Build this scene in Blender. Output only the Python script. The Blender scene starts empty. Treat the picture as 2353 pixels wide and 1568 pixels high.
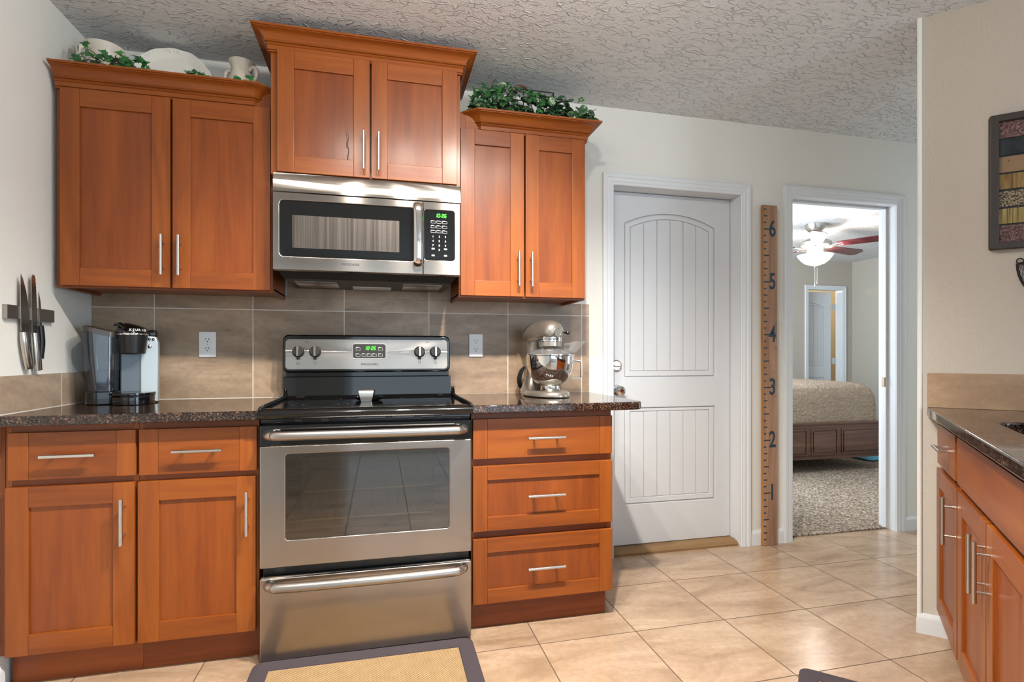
import bpy, bmesh, math, random
from mathutils import Vector, Matrix
random.seed(7)
R = math.radians
PI = math.pi
sc = bpy.context.scene
C = sc.collection

# ------------------------------------------------------------------ camera
cam_d = bpy.data.cameras.new('camera')
cam = bpy.data.objects.new('camera', cam_d)
C.objects.link(cam)
cam_d.sensor_width = 36.0
cam_d.lens = 1236.92 * 36.0 / 2353.0
cam_d.shift_y = 33.3 / 2353.0
cam_d.clip_start = 0.05
cam.location = (1.2117, -2.6999, 1.0993)
cam.rotation_euler = (PI / 2, 0, -0.23982)
sc.camera = cam
sc.view_settings.view_transform = 'Standard'
sc.view_settings.look = 'None'
sc.view_settings.gamma = 1.0
sc.view_settings.exposure = -0.02

# ------------------------------------------------------------------ world and daylight
w = bpy.data.worlds.new('world')
sc.world = w
w.use_nodes = True
bg = w.node_tree.nodes['Background']
bg.inputs[0].default_value = (0.72, 0.86, 1.0, 1)
bg.inputs[1].default_value = 1.0


def area(name, loc, rot, sx, sy, power, col, spread=PI):
    l = bpy.data.lights.new(name, 'AREA')
    l.shape = 'RECTANGLE'
    l.size = sx
    l.size_y = sy
    l.energy = power
    l.color = col
    l.spread = spread
    o = bpy.data.objects.new(name, l)
    o.location = loc
    o.rotation_euler = rot
    C.objects.link(o)
    return o


def point(name, loc, power, col, r):
    l = bpy.data.lights.new(name, 'POINT')
    l.energy = power
    l.color = col
    l.shadow_soft_size = r
    o = bpy.data.objects.new(name, l)
    o.location = loc
    C.objects.link(o)
    return o


DAY = (0.70, 0.86, 1.0)
WARM = (1.0, 0.94, 0.86)
# daylight through the openings of the wall behind and beside the camera
area('daylight_rear', (2.3, -5.88, 1.25), (R(90), 0, 0), 3.0, 2.0, 28, DAY)
area('daylight_side', (4.64, -4.4, 1.25), (R(90), 0, R(90)), 1.9, 2.0, 88, DAY)
# the four globes of the track light over the kitchen aisle
TRACK_X = (1.05, 1.36, 1.67, 1.98)
TRACK_Y, TRACK_Z = -1.47, 2.345
for tx, pw in zip(TRACK_X, (0.6, 0.6, 1.8, 0.4)):
    point('track_bulb_light', (tx, TRACK_Y, TRACK_Z), 12 * pw, WARM, 0.032)
    sl_ = bpy.data.lights.new('track_reflector_light', 'SPOT')
    sl_.energy = 138 * pw
    sl_.color = WARM
    sl_.shadow_soft_size = 0.03
    sl_.spot_size = R(125)
    sl_.spot_blend = 1.0
    so_ = bpy.data.objects.new('track_reflector_light', sl_)
    so_.location = (tx, TRACK_Y, TRACK_Z - 0.001)
    so_.rotation_euler = (Vector((0.03, 0.45, -1.8))).to_track_quat('-Z', 'Y').to_euler()
    C.objects.link(so_)
# bedroom: daylight from its window, ceiling fan lamp; the lit room beyond it
area('daylight_bedroom', (3.45, 1.9, 1.35), (R(90), 0, R(-90)), 1.6, 1.5, 165, (0.78, 0.9, 1.0))
point('fan_lamp_light', (5.59, 1.974, 2.085), 85, (1.0, 0.93, 0.85), 0.08)
point('far_room_light', (7.0, 4.6, 2.1), 30, (1.0, 0.85, 0.55), 0.1)

# ------------------------------------------------------------------ materials
def lin(c):
    return tuple(((v / 255.0) / 12.92 if v / 255.0 <= 0.04045 else ((v / 255.0 + 0.055) / 1.055) ** 2.4) for v in c) + (1.0,)


def new_mat(name, col=(128, 128, 128), rough=0.5, metal=0.0, spec=0.5, coat=0.0, coat_rough=0.1):
    m = bpy.data.materials.new(name)
    m.use_nodes = True
    b = m.node_tree.nodes['Principled BSDF']
    b.inputs['Base Color'].default_value = lin(col)
    b.inputs['Roughness'].default_value = rough
    b.inputs['Metallic'].default_value = metal
    b.inputs['Specular IOR Level'].default_value = spec
    b.inputs['Coat Weight'].default_value = coat
    b.inputs['Coat Roughness'].default_value = coat_rough
    return m


class NT:
    """small helper to wire nodes"""
    def __init__(s, m):
        s.m = m
        s.t = m.node_tree
        s.b = s.t.nodes['Principled BSDF']

    def n(s, typ, **kw):
        nd = s.t.nodes.new(typ)
        for k, v in kw.items():
            if k.startswith('i_'):
                key = k[2:]
                key = int(key) if key.isdigit() else key.replace('_', ' ')
                nd.inputs[key].default_value = v
            else:
                setattr(nd, k, v)
        return nd

    def l(s, a, ao, b, bi):
        s.t.links.new(a.outputs[ao], b.inputs[bi])

    def coord(s, scale=(1, 1, 1), loc=(0, 0, 0), rot=(0, 0, 0), out='Object'):
        tc = s.n('ShaderNodeTexCoord')
        mp = s.n('ShaderNodeMapping')
        mp.inputs['Scale'].default_value = scale
        mp.inputs['Location'].default_value = loc
        mp.inputs['Rotation'].default_value = rot
        s.l(tc, out, mp, 'Vector')
        return mp

    def noise(s, src, scale, detail=3, rough=0.5, dist=0.0):
        nd = s.n('ShaderNodeTexNoise')
        nd.inputs['Scale'].default_value = scale
        nd.inputs['Detail'].default_value = detail
        nd.inputs['Roughness'].default_value = rough
        nd.inputs['Distortion'].default_value = dist
        if src is not None:
            s.l(src, 0, nd, 'Vector')
        return nd

    def ramp(s, src, stops, out=0, interp='LINEAR'):
        r = s.n('ShaderNodeValToRGB')
        e = r.color_ramp
        e.interpolation = interp
        while len(e.elements) < len(stops):
            e.elements.new(0.5)
        for el, (p, c) in zip(e.elements, stops):
            el.position = p
            el.color = lin(c) if max(c[:3]) > 1.01 else tuple(c) + ((1.0,) if len(c) == 3 else ())
        s.l(src, out, r, 0)
        return r

    def mix(s, fac, a, b, mode='MIX', facv=None):
        mx = s.n('ShaderNodeMix', data_type='RGBA', blend_type=mode)
        if fac is not None:
            s.l(fac[0], fac[1], mx, 0)
        else:
            mx.inputs[0].default_value = facv
        for v, idx in ((a, 6), (b, 7)):
            if isinstance(v, tuple) and len(v) == 2 and not isinstance(v[0], (int, float)):
                s.l(v[0], v[1], mx, idx)
            else:
                mx.inputs[idx].default_value = lin(v)
        return mx

    def bump(s, src, out, strength, dist):
        bp = s.n('ShaderNodeBump')
        bp.inputs['Strength'].default_value = strength
        bp.inputs['Distance'].default_value = dist
        s.l(src, out, bp, 'Height')
        s.l(bp, 0, s.b, 'Normal')
        return bp


def wood(name, dark, mid, light, axis='Z', rough=0.42, coat=0.28, fine=1.0):
    m = new_mat(name, mid, rough, spec=0.3, coat=coat, coat_rough=0.24)
    t = NT(m)
    lo, hi = 1.1, 14.0
    scl = {'Z': (hi, hi, lo), 'X': (lo, hi, hi), 'Y': (hi, lo, hi)}[axis]
    oi = t.n('ShaderNodeObjectInfo')
    mp = t.coord(scl)
    add = t.n('ShaderNodeVectorMath', operation='ADD')
    t.l(mp, 0, add, 0)
    mul = t.n('ShaderNodeVectorMath', operation='SCALE')
    t.l(oi, 'Location', mul, 0)
    mul.inputs['Scale'].default_value = 7.3
    t.l(mul, 0, add, 1)
    n1 = t.noise(add, 1.0, 5, 0.6, 0.6)
    r1 = t.ramp(n1, [(0.28, dark), (0.52, mid), (0.78, light)])
    mp2 = t.coord(tuple(v * 0.22 for v in scl))
    n2 = t.noise(mp2, 1.0, 2, 0.5, 0.8)
    r2 = t.ramp(n2, [(0.3, (0.74, 0.70, 0.68)), (0.7, (1.0, 1.0, 1.0))])
    mp3 = t.coord(tuple(v * 7 for v in scl))
    n3 = t.noise(mp3, 1.0, 2, 0.5)
    r3 = t.ramp(n3, [(0.35, (0.86, 0.84, 0.82)), (0.6, (1, 1, 1))])
    m1 = t.mix(None, (r1, 0), (r2, 0), 'MULTIPLY', 0.8)
    m2 = t.mix(None, (m1, 2), (r3, 0), 'MULTIPLY', 0.5 * fine)
    t.l(m2, 2, t.b, 'Base Color')
    t.bump(n3, 0, 0.05, 0.001)
    return m


M = {}
WD, WM, WL = (120, 58, 16), (145, 75, 21), (160, 91, 29)
M['wood_v'] = wood('cherry_wood_vertical', WD, WM, WL, 'Z')
M['wood_h'] = wood('cherry_wood_horizontal', WD, WM, WL, 'X')
M['wood_y'] = wood('cherry_wood_depth', WD, WM, WL, 'Y')
M['wood_panel'] = wood('cherry_wood_panel', (114, 53, 14), (136, 67, 19), (151, 81, 26), 'Z')
M['wood_dark'] = wood('cherry_wood_frame', (106, 46, 16), (136, 66, 26), (152, 80, 34), 'X')
M['walnut'] = wood('dark_stained_bed_wood', (64, 42, 32), (104, 74, 58), (130, 98, 78), 'X', 0.4, 0.2)
M['ruler_wood'] = wood('ruler_board_wood', (128, 94, 74), (176, 140, 114), (202, 170, 142), 'Z', 0.5, 0.0)
M['ruler_edge'] = wood('ruler_pale_edge_wood', (150, 92, 36), (186, 124, 56), (206, 146, 76), 'Z', 0.5, 0.0)
M['blade_wood'] = wood('fan_blade_wood', (50, 18, 22), (78, 30, 36), (98, 44, 46), 'X', 0.3, 0.4)
M['threshold'] = wood('threshold_wood', (104, 80, 50), (142, 112, 76), (164, 132, 92), 'X', 0.5, 0.0)


def paint(name, col, rough=0.6, bs=220, st=0.12, dist=0.002):
    m = new_mat(name, col, rough, spec=0.3)
    t = NT(m)
    n = t.noise(t.coord(), bs, 3, 0.5)
    t.bump(n, 0, st, dist)
    return m


M['wall'] = paint('warm_white_wall_paint', (219, 218, 212), 0.7, 150, 0.35, 0.003)
M['wall_tan'] = paint('beige_wall_paint', (192, 185, 175), 0.7, 150, 0.4, 0.003)
M['bed_wall'] = paint('greige_wall_paint', (178, 170, 158), 0.7, 150, 0.3, 0.002)
M['far_wall'] = paint('yellow_wall_paint', (222, 192, 134), 0.7)
M['white'] = paint('white_trim_paint', (214, 217, 220), 0.38, 90, 0.05, 0.001)
M['door_white'] = paint('white_door_paint', (205, 207, 210), 0.42, 200, 0.10, 0.001)

# textured ceiling: torn ridges of trowelled plaster
m = new_mat('trowelled_ceiling', (216, 216, 216), 0.8, spec=0.2)
t = NT(m)
mp = t.coord((1, 1.0, 1))
wn = t.noise(mp, 7.0, 2, 0.5)
mixv = t.n('ShaderNodeMix', data_type='VECTOR')
sub = t.n('ShaderNodeVectorMath', operation='MULTIPLY_ADD')
t.l(wn, 'Color', sub, 0)
sub.inputs[1].default_value = (0.09, 0.09, 0.0)
t.l(mp, 0, sub, 2)
scv = t.n('ShaderNodeMapping')
scv.inputs['Scale'].default_value = (19.0, 42.0, 1.0)
scv.inputs['Rotation'].default_value = (0, 0, R(-12))
t.l(sub, 0, scv, 'Vector')
vo = t.n('ShaderNodeTexVoronoi', feature='DISTANCE_TO_EDGE')
vo.inputs['Scale'].default_value = 1.0
t.l(scv, 0, vo, 'Vector')
rg = t.ramp(vo, [(0.0, (1, 1, 1)), (0.035, (0.6, 0.6, 0.6)), (0.08, (0, 0, 0))])
mk = t.noise(scv, 0.9, 2, 0.5)
mr = t.ramp(mk, [(0.475, (0, 0, 0)), (0.53, (1, 1, 1))])
mm = t.mix(None, (rg, 0), (mr, 0), 'MULTIPLY', 1.0)
plat = t.noise(scv, 0.55, 3, 0.6)
pr = t.ramp(plat, [(0.44, (0, 0, 0)), (0.50, (0.25, 0.25, 0.25))])
mm2 = t.mix(None, (mm, 2), (pr, 0), 'ADD', 0.25)
sc2 = t.n('ShaderNodeMapping')
sc2.inputs['Scale'].default_value = (36.0, 62.0, 1.0)
sc2.inputs['Rotation'].default_value = (0, 0, R(-40))
t.l(sub, 0, sc2, 'Vector')
vo2 = t.n('ShaderNodeTexVoronoi', feature='DISTANCE_TO_EDGE')
t.l(sc2, 0, vo2, 'Vector')
vo2.inputs['Scale'].default_value = 1.0
rg2_ = t.ramp(vo2, [(0.0, (0.6, 0.6, 0.6)), (0.06, (0.3, 0.3, 0.3)), (0.14, (0, 0, 0))])
mk2 = t.noise(sc2, 0.7, 2, 0.5)
mr2 = t.ramp(mk2, [(0.54, (0, 0, 0)), (0.60, (0.7, 0.7, 0.7))])
ms2 = t.mix(None, (rg2_, 0), (mr2, 0), 'MULTIPLY', 1.0)
mm2 = t.mix(None, (mm2, 2), (ms2, 2), 'ADD', 1.0)
fn = t.noise(mp, 170, 3, 0.6)
fr = t.ramp(fn, [(0.3, (0, 0, 0)), (0.75, (0.30, 0.30, 0.30))])
mm3 = t.mix(None, (mm2, 2), (fr, 0), 'ADD', 1.0)
t.bump(mm3, 2, 0.9, 0.0055)
M['ceiling'] = m


def tile_mat(name, bw, bh, off, grout, c1, c2, c3, rough, plane='XY', gw=0.0035, vein=(150, 120, 95), bumpd=0.0012):
    m = new_mat(name, c2, rough)
    t = NT(m)
    tc = t.n('ShaderNodeTexCoord')
    sep = t.n('ShaderNodeSeparateXYZ')
    t.l(tc, 'Object', sep, 0)
    comb = t.n('ShaderNodeCombineXYZ')
    a, b2 = {'XY': ('X', 'Y'), 'XZ': ('X', 'Z'), 'YZ': ('Y', 'Z')}[plane]
    t.l(sep, a, comb, 'X')
    t.l(sep, b2, comb, 'Y')
    mp = t.n('ShaderNodeMapping')
    mp.inputs['Location'].default_value = (-off[0], -off[1], 0)
    t.l(comb, 0, mp, 'Vector')
    br = t.n('ShaderNodeTexBrick')
    br.offset = 0.0
    br.squash = 1.0
    br.inputs['Scale'].default_value = 1.0
    br.inputs['Brick Width'].default_value = bw
    br.inputs['Row Height'].default_value = bh
    br.inputs['Mortar Size'].default_value = gw / 2
    br.inputs['Mortar Smooth'].default_value = 0.1
    br.inputs['Bias'].default_value = 0.0
    br.inputs['Color1'].default_value = (0, 0, 0, 1)
    br.inputs['Color2'].default_value = (1, 1, 1, 1)
    t.l(mp, 0, br, 'Vector')
    # every tile gets its own piece of stone pattern
    add = t.n('ShaderNodeVectorMath', operation='MULTIPLY_ADD')
    t.l(br, 'Color', add, 0)
    add.inputs[1].default_value = (9.0, 5.0, 7.0)
    t.l(mp, 0, add, 2)
    rot = t.n('ShaderNodeMapping')
    rot.inputs['Rotation'].default_value = (0, 0, R(35))
    rot.inputs['Scale'].default_value = (2.2, 6.5, 3)
    t.l(add, 0, rot, 'Vector')
    n1 = t.noise(rot, 1.0, 6, 0.62, 0.8)
    r1 = t.ramp(n1, [(0.30, c1), (0.5, c2), (0.72, c3)])
    n2 = t.noise(add, 38, 4, 0.6)
    r2 = t.ramp(n2, [(0.3, (0.80, 0.78, 0.76)), (0.6, (1, 1, 1))])
    m1 = t.mix(None, (r1, 0), (r2, 0), 'MULTIPLY', 0.6)
    n3 = t.noise(rot, 1.7, 5, 0.6, 1.6)
    r3 = t.ramp(n3, [(0.485, (0, 0, 0)), (0.50, (1, 1, 1)), (0.515, (0, 0, 0))])
    fc = t.n('ShaderNodeMath', operation='MULTIPLY')
    t.l(r3, 0, fc, 0)
    fc.inputs[1].default_value = 0.28
    m2 = t.mix((fc, 0), (m1, 2), vein)
    m3 = t.mix((br, 'Fac'), (m2, 2), grout)
    t.l(m3, 2, t.b, 'Base Color')
    rr_ = t.ramp(br, [(0.0, (rough,) * 3), (1.0, (0.8,) * 3)], out='Fac')
    t.l(rr_, 0, t.b, 'Roughness')
    inv = t.n('ShaderNodeMath', operation='SUBTRACT')
    inv.inputs[0].default_value = 1.0
    t.l(br, 'Fac', inv, 1)
    t.bump(inv, 0, 0.6, bumpd)
    return m


M['floor_tile'] = tile_mat('beige_floor_tile', 0.4, 0.4, (0.2, 0.065), (92, 74, 57), (142, 117, 94), (169, 143, 118), (186, 162, 138), 0.20, 'XY', 0.0045, (142, 112, 86))
M['splash_back'] = tile_mat('taupe_wall_tile', 0.402, 0.405, (0.24, 0.905), (214, 206, 196), (120, 99, 80), (153, 130, 107), (180, 156, 131), 0.30, 'XZ', 0.004, (118, 94, 76))
M['splash_left'] = tile_mat('taupe_side_tile', 0.402, 0.405, (-0.255, 0.905), (214, 206, 196), (146, 126, 108), (170, 150, 130), (186, 168, 148), 0.32, 'YZ', 0.004, (128, 106, 88))
M['splash_sink'] = tile_mat('tan_sink_tile', 3.0, 0.8, (-1.0, 0.5), (214, 206, 196), (134, 105, 79), (158, 128, 100), (176, 147, 118), 0.32, 'YZ', 0.004, (136, 104, 76))

# polished speckled granite
m = new_mat('speckled_brown_granite', (60, 46, 40), 0.06, spec=0.6)
t = NT(m)
mp = t.coord()
v1 = t.n('ShaderNodeTexVoronoi')
v1.inputs['Scale'].default_value = 290
v1.inputs['Randomness'].default_value = 1.0
dn = t.noise(mp, 260, 3, 0.7)
av = t.n('ShaderNodeVectorMath', operation='MULTIPLY_ADD')
t.l(dn, 'Color', av, 0)
av.inputs[1].default_value = (0.010, 0.010, 0.010)
t.l(mp, 0, av, 2)
t.l(av, 0, v1, 'Vector')
sepc = t.n('ShaderNodeSeparateColor')
t.l(v1, 'Color', sepc, 0)
r1 = t.ramp(sepc, [(0.0, (20, 17, 16)), (0.42, (34, 27, 24)), (0.58, (74, 54, 44)), (0.72, (122, 88, 70)), (0.84, (54, 43, 39)), (0.96, (156, 130, 112))], 0)
n2 = t.noise(mp, 22, 3)
r2 = t.ramp(n2, [(0.35, (0.55, 0.5, 0.48)), (0.65, (1.1, 1.0, 0.95))])
mg = t.mix(None, (r1, 0), (r2, 0), 'MULTIPLY', 0.8)
t.l(mg, 2, t.b, 'Base Color')
M['granite'] = m


def brushed(name, col, rough, axis='X', st=0.12, aniso=0.0):
    m = new_mat(name, col, rough, 1.0)
    t = NT(m)
    s = {'X': (4, 4, 700), 'Z': (700, 700, 4)}[axis]
    n = t.noise(t.coord(s), 1.0, 2, 0.5)
    t.bump(n, 0, st, 0.0006)
    n2 = t.noise(t.coord((3, 3, 3)), 1.0, 2)
    r = t.ramp(n2, [(0.3, (rough * 0.9,) * 3), (0.7, (rough * 1.15,) * 3)])
    t.l(r, 0, t.b, 'Roughness')
    if aniso:
        tg = t.n('ShaderNodeTangent', direction_type='RADIAL', axis='Z')
        t.l(tg, 0, t.b, 'Tangent')
        t.b.inputs['Anisotropic'].default_value = aniso
        t.b.inputs['Anisotropic Rotation'].default_value = 0.25
        g2 = t.n('ShaderNodeBsdfAnisotropic')
        g2.inputs['Color'].default_value = lin(col)
        g2.inputs['Roughness'].default_value = 0.40
        g2.inputs['Anisotropy'].default_value = 1.0
        g2.inputs['Rotation'].default_value = 0.25
        t.l(tg, 0, g2, 'Tangent')
        mx = t.n('ShaderNodeMixShader')
        mx.inputs[0].default_value = 0.6
        t.l(t.b, 0, mx, 1)
        t.l(g2, 0, mx, 2)
        t.l(mx, 0, t.t.nodes['Material Output'], 'Surface')
    return m


M['steel'] = brushed('brushed_stainless_steel', (190, 181, 172), 0.17, 'X', 0.05, 0.95)
M['blade_steel'] = brushed('knife_blade_steel', (170, 164, 158), 0.25, 'Z', 0.05)
M['steel_v'] = brushed('brushed_steel_handle', (176, 170, 164), 0.32, 'X', 0.03)
M['nickel'] = new_mat('satin_nickel', (200, 196, 190), 0.28, 1.0)
M['chrome'] = new_mat('polished_chrome', (225, 222, 218), 0.05, 1.0)
M['pewter'] = new_mat('silver_enamel', (158, 150, 140), 0.28, 0.75, coat=0.4, coat_rough=0.08)
M['black_gloss'] = new_mat('black_glass_enamel', (12, 12, 12), 0.05, spec=0.6)
M['black'] = new_mat('black_plastic', (20, 19, 19), 0.35)
M['black_soft'] = new_mat('dark_grey_metal', (48, 46, 44), 0.4, 0.4)
M['dark_gap'] = new_mat('black_recess', (8, 8, 8), 0.6)
M['burner'] = new_mat('burner_ring_print', (96, 96, 98), 0.2)
M['print_white'] = new_mat('white_print', (215, 215, 215), 0.5)
M['print_dark'] = new_mat('dark_print', (40, 40, 42), 0.5)
M['ceramic'] = new_mat('cream_stoneware', (214, 204, 188), 0.45, coat=0.2)
M['platter'] = new_mat('glazed_white_ceramic', (226, 221, 210), 0.12, spec=0.6)
M['plastic_white'] = new_mat('white_plastic', (226, 226, 228), 0.35)
M['slot'] = new_mat('outlet_slot', (30, 26, 24), 0.6)
M['lid_brown'] = new_mat('dark_smoky_lid', (66, 58, 52), 0.22)
M['cm_silver'] = new_mat('pale_silver_plastic', (176, 186, 190), 0.35, 0.3)
M['cm_grey'] = new_mat('grey_satin_plastic', (96, 104, 110), 0.3, 0.4)
M['oven_in'] = new_mat('brightened_oven_enamel', (176, 166, 150), 0.5)  # paler than real dark enamel; the colour stands in for light inside the oven
M['rack'] = new_mat('oven_rack_wire', (200, 180, 150), 0.3, 1.0)
M['teal'] = new_mat('dark_blue_numerals', (28, 54, 72), 0.5)
M['pencil'] = new_mat('pencil_marks', (70, 56, 48), 0.7)
M['iron'] = new_mat('dark_wrought_iron', (34, 28, 25), 0.5, 0.5)
M['copper_wood'] = new_mat('reddish_cane_handle', (96, 50, 40), 0.4)
M['mat_edge'] = paint('charcoal_fabric_binding', (66, 58, 62), 0.9, 260, 0.5, 0.002)
M['frame_dark'] = paint('dark_bronze_frame', (62, 54, 50), 0.45, 60, 0.15, 0.001)
M['blue_cloth'] = paint('pale_blue_cloth', (96, 164, 186), 0.9, 60, 0.8, 0.01)
M['strike'] = new_mat('worn_brass', (134, 118, 98), 0.35, 1.0)


def emit(name, col, st):
    m = bpy.data.materials.new(name)
    m.use_nodes = True
    b = m.node_tree.nodes['Principled BSDF']
    b.inputs['Base Color'].default_value = lin(col)
    b.inputs['Emission Color'].default_value = lin(col)
    b.inputs['Emission Strength'].default_value = st
    return m


M['led'] = emit('green_led_digits', (60, 255, 40), 1.3)
M['bowl_glow'] = emit('lit_frosted_bowl', (255, 246, 236), 2.2)


def glass(name, col, alpha, rough=0.03, base=(20, 20, 20), refl=0.0):
    """thin tinted pane: part clear, part glossy"""
    m = new_mat(name, base, rough, spec=0.6)
    t = NT(m)
    tr = t.n('ShaderNodeBsdfTransparent')
    tr.inputs[0].default_value = lin(col)
    mx = t.n('ShaderNodeMixShader')
    mx.inputs[0].default_value = alpha
    out = t.t.nodes['Material Output']
    t.l(tr, 0, mx, 1)
    t.l(t.b, 0, mx, 2)
    t.l(mx, 0, out, 'Surface')
    if refl > 0:
        gl = t.n('ShaderNodeBsdfGlossy')
        gl.inputs['Roughness'].default_value = rough
        mx2 = t.n('ShaderNodeMixShader')
        mx2.inputs[0].default_value = refl
        t.l(mx, 0, mx2, 1)
        t.l(gl, 0, mx2, 2)
        t.l(mx2, 0, out, 'Surface')
    return m


M['oven_glass'] = glass('tinted_oven_glass', (226, 220, 210), 0.08, 0.02, (10, 10, 10), 0.13)
M['tank'] = glass('smoky_clear_tank', (206, 214, 222), 0.20, 0.04, (60, 66, 72), 0.07)
M['clear'] = glass('clear_plastic', (240, 240, 240), 0.10, 0.05, (200, 200, 200), 0.08)
M['pic_glass'] = glass('picture_glass', (245, 245, 245), 0.08, 0.02, (10, 10, 10))
M['water'] = glass('water_in_tank', (178, 186, 194), 0.2, 0.02, (60, 66, 74), 0.05)

# microwave window: perforated screen behind glass
m = new_mat('microwave_mesh_screen', (120, 112, 106), 0.35, 0.6)
t = NT(m)
mp = t.coord((1, 1, 1))
ck = t.n('ShaderNodeTexVoronoi')
ck.inputs['Scale'].default_value = 260
ck.inputs['Randomness'].default_value = 0.0
t.l(mp, 0, ck, 'Vector')
r1 = t.ramp(ck, [(0.30, (22, 20, 19)), (0.50, (128, 118, 110))])
st = t.noise(t.coord((130, 1, 1.5)), 1.0, 3, 0.6)
r2 = t.ramp(st, [(0.35, (0.55, 0.55, 0.55)), (0.7, (1.2, 1.2, 1.2))])
mg = t.mix(None, (r1, 0), (r2, 0), 'MULTIPLY', 0.8)
t.l(mg, 2, t.b, 'Base Color')
M['mw_mesh'] = m

# carpet, bedspread, rug weave
m = new_mat('speckled_carpet', (150, 134, 118), 0.95, spec=0.1)
t = NT(m)
n = t.noise(t.coord(), 75, 4, 0.7)
r = t.ramp(n, [(0.36, (74, 60, 50)), (0.48, (146, 126, 108)), (0.64, (214, 198, 180))])
t.l(r, 0, t.b, 'Base Color')
t.bump(n, 0, 1.0, 0.02)
M['carpet'] = m
m = new_mat('tan_quilted_bedspread', (164, 144, 124), 0.6, spec=0.4)
t = NT(m)
n = t.noise(t.coord((1, 1, 1.6)), 16, 4, 0.55, 1.8)
t.bump(n, 0, 0.9, 0.03)
M['quilt'] = m
m = new_mat('tan_woven_mat', (186, 150, 102), 0.9, spec=0.2)
t = NT(m)
mp = t.coord((1, 1, 1))
ck = t.n('ShaderNodeTexChecker')
ck.inputs['Scale'].default_value = 190
ck.inputs['Color1'].default_value = lin((176, 148, 110))
ck.inputs['Color2'].default_value = lin((132, 106, 74))
t.l(mp, 0, ck, 'Vector')
n = t.noise(mp, 30, 3)
r2 = t.ramp(n, [(0.3, (0.85, 0.85, 0.85)), (0.7, (1, 1, 1))])
mg = t.mix(None, (ck, 0), (r2, 0), 'MULTIPLY', 1.0)
t.l(mg, 2, t.b, 'Base Color')
t.bump(ck, 1, 0.5, 0.001)
M['weave'] = m


def leaf_mat(name, base, vein, scale):
    m = new_mat(name, base, 0.4, spec=0.5)
    t = NT(m)
    n = t.noise(t.coord(), scale, 3, 0.6)
    r = t.ramp(n, [(0.35, tuple(int(v * 0.55) for v in base)), (0.52, base), (0.68, vein)])
    t.l(r, 0, t.b, 'Base Color')
    return m


M['ivy'] = leaf_mat('glossy_ivy_leaf', (46, 104, 52), (74, 134, 66), 30)
M['var_leaf'] = leaf_mat('variegated_leaf', (52, 92, 56), (168, 190, 148), 70)
M['stem'] = new_mat('brown_vine_stem', (74, 56, 40), 0.7)

# natural-material bands of the framed picture
def band(name, stops, scale, stretch=(1, 1, 1), vor=False, rough=0.6):
    m = new_mat(name, (120, 100, 80), rough)
    t = NT(m)
    mp = t.coord(stretch)
    if vor:
        s = t.n('ShaderNodeTexVoronoi')
        s.inputs['Scale'].default_value = scale
        t.l(mp, 0, s, 'Vector')
    else:
        s = t.noise(mp, scale, 4, 0.65, 0.5)
    r = t.ramp(s, stops, 0)
    t.l(r, 0, t.b, 'Base Color')
    t.bump(r, 0, 0.5, 0.002)
    return m


M['b_red'] = band('red_brown_granules', [(0.35, (74, 42, 40)), (0.5, (130, 88, 84)), (0.66, (190, 156, 150))], 130)
M['b_slate'] = band('dark_slate_band', [(0.3, (28, 30, 34)), (0.6, (66, 70, 74)), (0.75, (120, 122, 124))], 18)
M['b_bark'] = band('cracked_tan_bark', [(0.0, (84, 60, 44)), (0.06, (120, 88, 64)), (0.16, (184, 146, 108))], 40, (1, 1, 0.7), True)
M['b_wood'] = band('yellow_wood_chips', [(0.3, (110, 76, 36)), (0.5, (172, 132, 72)), (0.7, (206, 172, 112))], 1.0, (60, 60, 5))
M['b_seed'] = band('pale_seed_pebbles', [(0.2, (216, 196, 160)), (0.5, (160, 136, 100)), (0.75, (60, 48, 36))], 170, (1, 1, 1), True)
M['b_straw'] = band('golden_straw_band', [(0.35, (122, 94, 44)), (0.5, (190, 160, 90)), (0.65, (226, 204, 140))], 1.0, (240, 240, 5))

# ------------------------------------------------------------------ mesh tools
ORG = {}


def mesh_matrix_front(tx=0, ty=0, tz=0):
    """local x -> X, y -> Z, z -> -Y (towards the viewer of the back wall)"""
    return Matrix(((1, 0, 0, tx), (0, 0, -1, ty), (0, 1, 0, tz), (0, 0, 0, 1)))


def rr(x0, y0, x1, y1, r, n=5):
    pts = []
    for cx_, cy_, a0 in ((x1 - r, y1 - r, 0), (x0 + r, y1 - r, 90), (x0 + r, y0 + r, 180), (x1 - r, y0 + r, 270)):
        for i in range(n + 1):
            a = R(a0 + 90 * i / n)
            pts.append((cx_ + r * math.cos(a), cy_ + r * math.sin(a)))
    return pts


def ell(cx_, cy_, rx, ry, n=40):
    return [(cx_ + rx * math.cos(2 * PI * i / n), cy_ + ry * math.sin(2 * PI * i / n)) for i in range(n)]


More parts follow.
